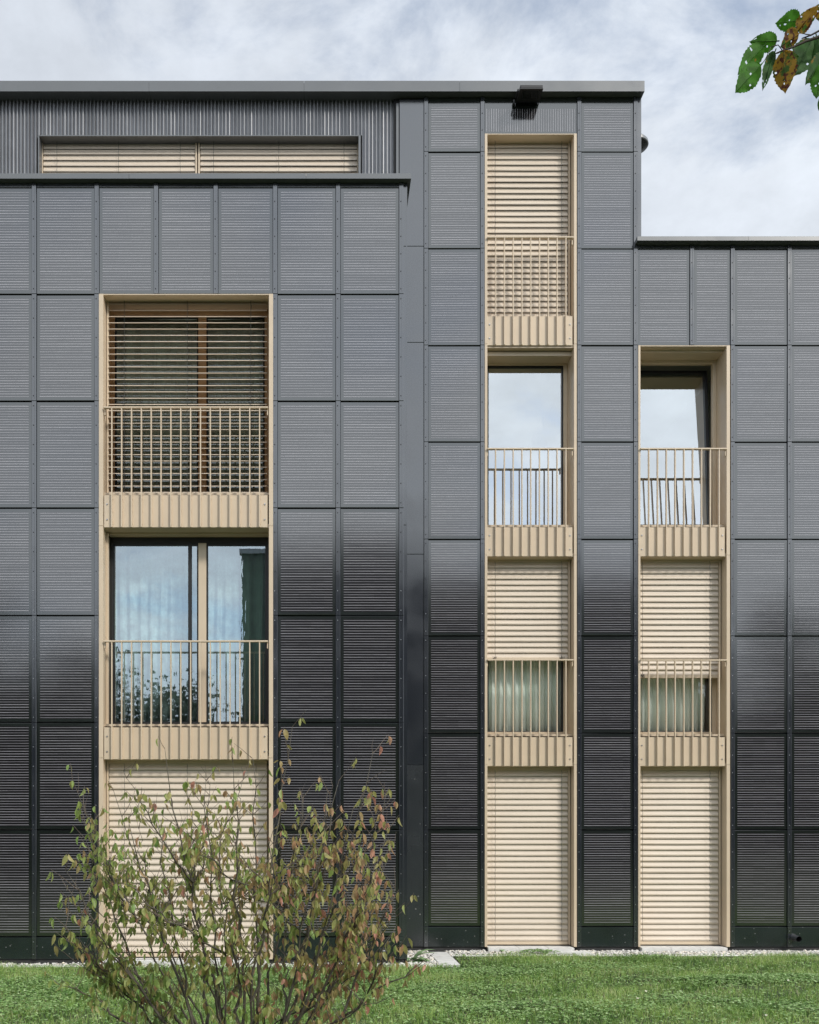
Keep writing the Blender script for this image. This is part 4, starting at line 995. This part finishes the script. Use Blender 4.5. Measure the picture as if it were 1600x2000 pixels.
b.tube([lp(930, 700), lp(850, 735), lp(760, 925), lp(680, 1040)], .0007, 5); b.tube([lp(1030, 790), lp(960, 700), lp(850, 735)], .0008, 5)
b.tube([lp(1210, 740), lp(1215, 800), lp(1205, 900)], .0007, 5); b.tube([lp(1390, 640), lp(1385, 600), lp(1400, 590)], .0012, 5)
for q in ((2.3, .3, .5, .5), (1.9, -.3, .6, .4), (2.5, .4, -.1, .6), (2.1, -.2, .2, .7)):
    s0 = Vector((q[0], 1.93, 2.55)); b.tube([s0, s0+Vector((q[1]*.5, q[2]*.4, q[3]*.5)), s0+Vector((q[1], q[2], q[3]))], [.012, .007, .002], 6)
b.build('branch', M_['treebark'], AT)
def big_leaf(bx, by, tx_, ty_, wid, mi, seed, dd=0, flip=0, label=None, fold=.25, curl=.2, yaw=0):
    """ovate serrated leaf with a midrib, small holes left out of its blade"""
    r = random.Random(seed); p, q = lp(bx, by, D0+dd), lp(tx_, ty_, D0+dd+r.uniform(-.015, .015)); ax = q-p; l = ax.length; ax.normalize()
    vdir = ((p+q)/2-Vector((0, 0, EYE))).normalized(); s_ = ax.cross(vdir).normalized(); nr = s_.cross(ax).normalized()
    a = yaw; s_, nr = s_*math.cos(a)+nr*math.sin(a), nr*math.cos(a)-s_*math.sin(a); w = wid/8*D0/F/2
    nu, nv = 22, 12; b = MB(); holes = [(r.uniform(.3, .85), r.uniform(-.7, .7)) for _ in range(3)]; V = []
    for i in range(nu+1):
        u = i/nu; base = (math.sin(math.pi*min(1, u**.72)))**.75*(1-.25*max(0, u-.75)*4) if 0 < u < 1 else 0
        if u > .88: base *= max(0, (1-u)/.12)**.45*.9+.04
        ser = 1+.045*(1 if i % 2 else -1)*(0 < u < 1)+r.uniform(-.03, .03)
        for j in range(nv+1):
            v = j/nv*2-1; ww = w*base*(ser if abs(v) > .95 else 1)
            rip = .05*w*math.sin(u*19+abs(v)*3)*abs(v)+.03*w*math.sin(u*9+seed+v*4)
            V.append(p+ax*l*(u-.06*abs(v)*math.sin(math.pi*u))+s_*ww*v*(1-.2*fold*abs(v))+nr*(abs(v)*ww*fold+rip-curl*l*u*u*.6))
    for i in range(nu):
        for j in range(nv):
            uu, vv = (i+.5)/nu, (j+.5)/nv*2-1
            if any(abs(uu-h[0]) < .028 and abs(vv-h[1]) < .10 for h in holes): continue
            k = i*(nv+1)+j; b.face([V[k], V[k+1], V[k+nv+2], V[k+nv+1]], 0, True)
    b.tube([p-ax*.004, p+ax*l*.5-nr*(curl*l*.15+.0004), q-nr*curl*l*.6], [.0011, .0008, .0003], 5)
    o = b.build('leaf', AL[mi], AT)
    if label: o['label'] = label
    return o
big_leaf(1300, 320, 885, 345, 300, 0, 1, yaw=.3); big_leaf(945, 640, 505, 665, 290, 0, 2, .02, yaw=-.25); big_leaf(750, 700, 262, 1215, 330, 0, 3, .015, yaw=.2)
big_leaf(695, 1005, 228, 1500, 360, 0, 4, -.01, yaw=.15); big_leaf(915, 795, 650, 1460, 215, 2, 5, .01, yaw=.6, label='narrow dark leaf seen half edge on')
big_leaf(1050, 790, 1092, 1495, 380, 1, 6, -.015, label='large yellow and brown blotched leaf hanging down', yaw=-.2); big_leaf(1285, 520, 955, 740, 290, 1, 7, .0, yaw=.3, label='small yellow blotched leaf lying along the twig')
big_leaf(1270, 490, 1575, 85, 270, 1, 8, .0, yaw=-.3, label='brown blotched leaf pointing up'); big_leaf(1500, 600, 1165, 1255, 440, 2, 9, .03, label='broad dark green leaf under the twig', yaw=.1)
big_leaf(1720, 820, 1325, 1360, 270, 1 if 0 else 2, 10, .0, yaw=.4); big_leaf(1700, 940, 1560, 1610, 360, 0, 11, -.01, yaw=-.2); big_leaf(1690, 1480, 1580, 1760, 130, 2, 12, .01); big_leaf(1780, 230, 1500, 100, 260, 1, 13, .02)
big_leaf(1560, 560, 1700, 1150, 300, 2, 14, .03); big_leaf(1090, 760, 1010, 1330, 240, 0, 15, .035, yaw=.5); big_leaf(1230, 760, 1300, 1180, 230, 0, 16, .04, yaw=-.4); big_leaf(1180, 620, 1120, 330, 200, 2, 17, .03)
OL = []; b = MB()
def off_twig(p, d, ln):
    q = p.copy(); pts = [q.copy()]; n = 5
    for k in range(n):
        d = (d+Vector((rs.gauss(0, .16), rs.gauss(0, .16), rs.gauss(0, .1)))).normalized(); q = q+d*ln/n
        if q.y > 0 and q.x < .56*q.y+.16: break
        pts.append(q.copy())
        OL.append((q.copy(), (d*.4+Vector((rs.gauss(0, .6), rs.gauss(0, .6), -.7))).normalized(), rs.uniform(.06, .085), rs.random()*.4))
    if len(pts) > 1: b.tube(pts, [.003-.0004*k for k in range(len(pts))], 5, cap=False)
for k in range(46):
    a_, c_ = ((br_pts[1], br_pts[2]) if k % 3 else (br_pts[2], br_pts[3])) if k < 24 else (Vector((2.72, 1.98, 2.2)), Vector((2.74, 2.02, 3.6)))
    t = rs.random(); off_twig(a_*(1-t)+c_*t, Vector((rs.gauss(0, 1), rs.gauss(0, 1), rs.uniform(-.2, .8))).normalized(), rs.uniform(.25, .5) if k < 24 else rs.uniform(.4, .8))
b.build('twigs', M_['treebark'], AT)
leaves_mesh('foliage', OL, M_['sleaf'], AT, aspect=.62)

# ================================================================== WHAT STANDS OPPOSITE (mirrored in the panels and panes)
OB = empty('house', (8, -20, 0)); tag(OB, 'dark flat roofed house opposite, behind the photographer, mirrored in the facade', 'building')
ox0, ox1, oy, oh = -3.55, 18.2, -20.0, 14.2
b = MB(); b.box(ox0, ox1, oy-11, oy, GZ-.2, oh); b.build('wall', M_['oppwall'], OB)
b = MB(); b.box(ox0-.1, ox1+.1, oy-11.1, oy+.1, oh+.001, oh+.22); b.build('coping', M_['oppcap'], OB)
for f_ in range(4):
    for i in range(8):
        x = ox0+1.1+i*2.65; z = .9+f_*3.15; b = MB(); b.box(x, x+1.3, oy+.002, oy+.05, z, z+1.5); b.build('window', M_['oppwin'], OB)
ORD = ['first', 'second', 'third', 'fourth', 'fifth', 'sixth', 'seventh', 'eighth', 'ninth', 'tenth', 'eleventh', 'twelfth']
def tree(x, y, h, w, seed, rank):
    r = np.random.default_rng(seed); t = empty('tree', (x, y, GZ)); tag(t, f'dark broad tree behind the photographer, {ORD[rank]} along the row mirrored in the facade', 'tree', 'trees behind the photographer')
    b = MB(); b.tube([(x, y, GZ-.1), (x+.1, y, h*.3), (x-.1, y+.1, h*.6), (x, y, h*.9)], [.22, .17, .1, .03], 9)
    for k in range(6):
        a = k*1.05; b.tube([(x, y, h*(.25+.07*k)), (x+math.cos(a)*w*.25, y+math.sin(a)*w*.25, h*(.42+.07*k)), (x+math.cos(a)*w*.42, y+math.sin(a)*w*.42, h*(.55+.06*k))], [.08, .05, .02], 6)
    b.build('trunk', M_['treebark'], t)
    nc = 26; cc = r.normal(0, 1, (nc, 3)); cc /= np.linalg.norm(cc, axis=1)[:, None]; cc *= r.uniform(.35, 1, (nc, 1))**.5
    cc = cc*np.array([w*.45, w*.45, h*.32])+np.array([x, y, h*.62]); n = 4200; ci = r.integers(0, nc, n)
    c = cc[ci]+r.normal(0, 1, (n, 3))*w*.105; s = r.uniform(.06, .16, n)
    d1 = r.normal(0, 1, (n, 3)); d1 /= np.linalg.norm(d1, axis=1)[:, None]; d2 = np.cross(d1, r.normal(0, 1, (n, 3))); d2 /= np.linalg.norm(d2, axis=1)[:, None]
    V = np.stack([c-d1*s[:, None], c+d2*s[:, None]*.6, c+d1*s[:, None], c-d2*s[:, None]*.6], 1)
    npmesh('crown', V.reshape(-1, 3), np.arange(n*4).reshape(-1, 4), M_['farleaf'], np.repeat(r.uniform(0, 1, n), 4), parent=t)
TR = [(-19, -20, 13.6, 7), (-14.0, -18, 12.2, 5.6), (-10.4, -18, 9.6, 5.6), (-6.6, -16, 8.0, 5.2), (-2.0, -14, 6.2, 4), (-1.6, -34.5, 20, 5), (20.8, -18, 12.6, 6), (25.5, -20, 13.2, 7), (30.5, -19, 12.5, 7), (2.5, -13, 5.5, 4), (-24.5, -22, 14.5, 8), (36, -20, 10, 6)]
for i, (x, y, h, w) in enumerate(TR): tree(x, y, h, w, 50+i, sorted(t[0] for t in TR).index(x))
b = MB()
o = b
hed = np.random.default_rng(5); n = 60000; hx = hed.uniform(-34, 42, n); hy = -26+hed.normal(0, .8, n); hz = hed.uniform(0, 1, n)*(np.where((hx < -11) | (hx > ox1+.5), 9.5, 4.2)+1.2*np.sin(hx*.5)); c = np.stack([hx, hy, hz], 1)
d1 = hed.normal(0, 1, (n, 3)); d1 /= np.linalg.norm(d1, axis=1)[:, None]; d2 = np.cross(d1, hed.normal(0, 1, (n, 3))); d2 /= np.linalg.norm(d2, axis=1)[:, None]
V = np.stack([c-d1*.3, c+d2*.2, c+d1*.3, c-d2*.2], 1); k = (hx < ox0-.5) | (hx > ox1+.5); V = V[k]
o = npmesh('undergrowth', V.reshape(-1, 3), np.arange(len(V)*4).reshape(-1, 4), M_['farleaf'], np.repeat(hed.uniform(0, 1, len(V)), 4)); tag(o, 'dark undergrowth far behind the photographer', 'undergrowth', kind='stuff')
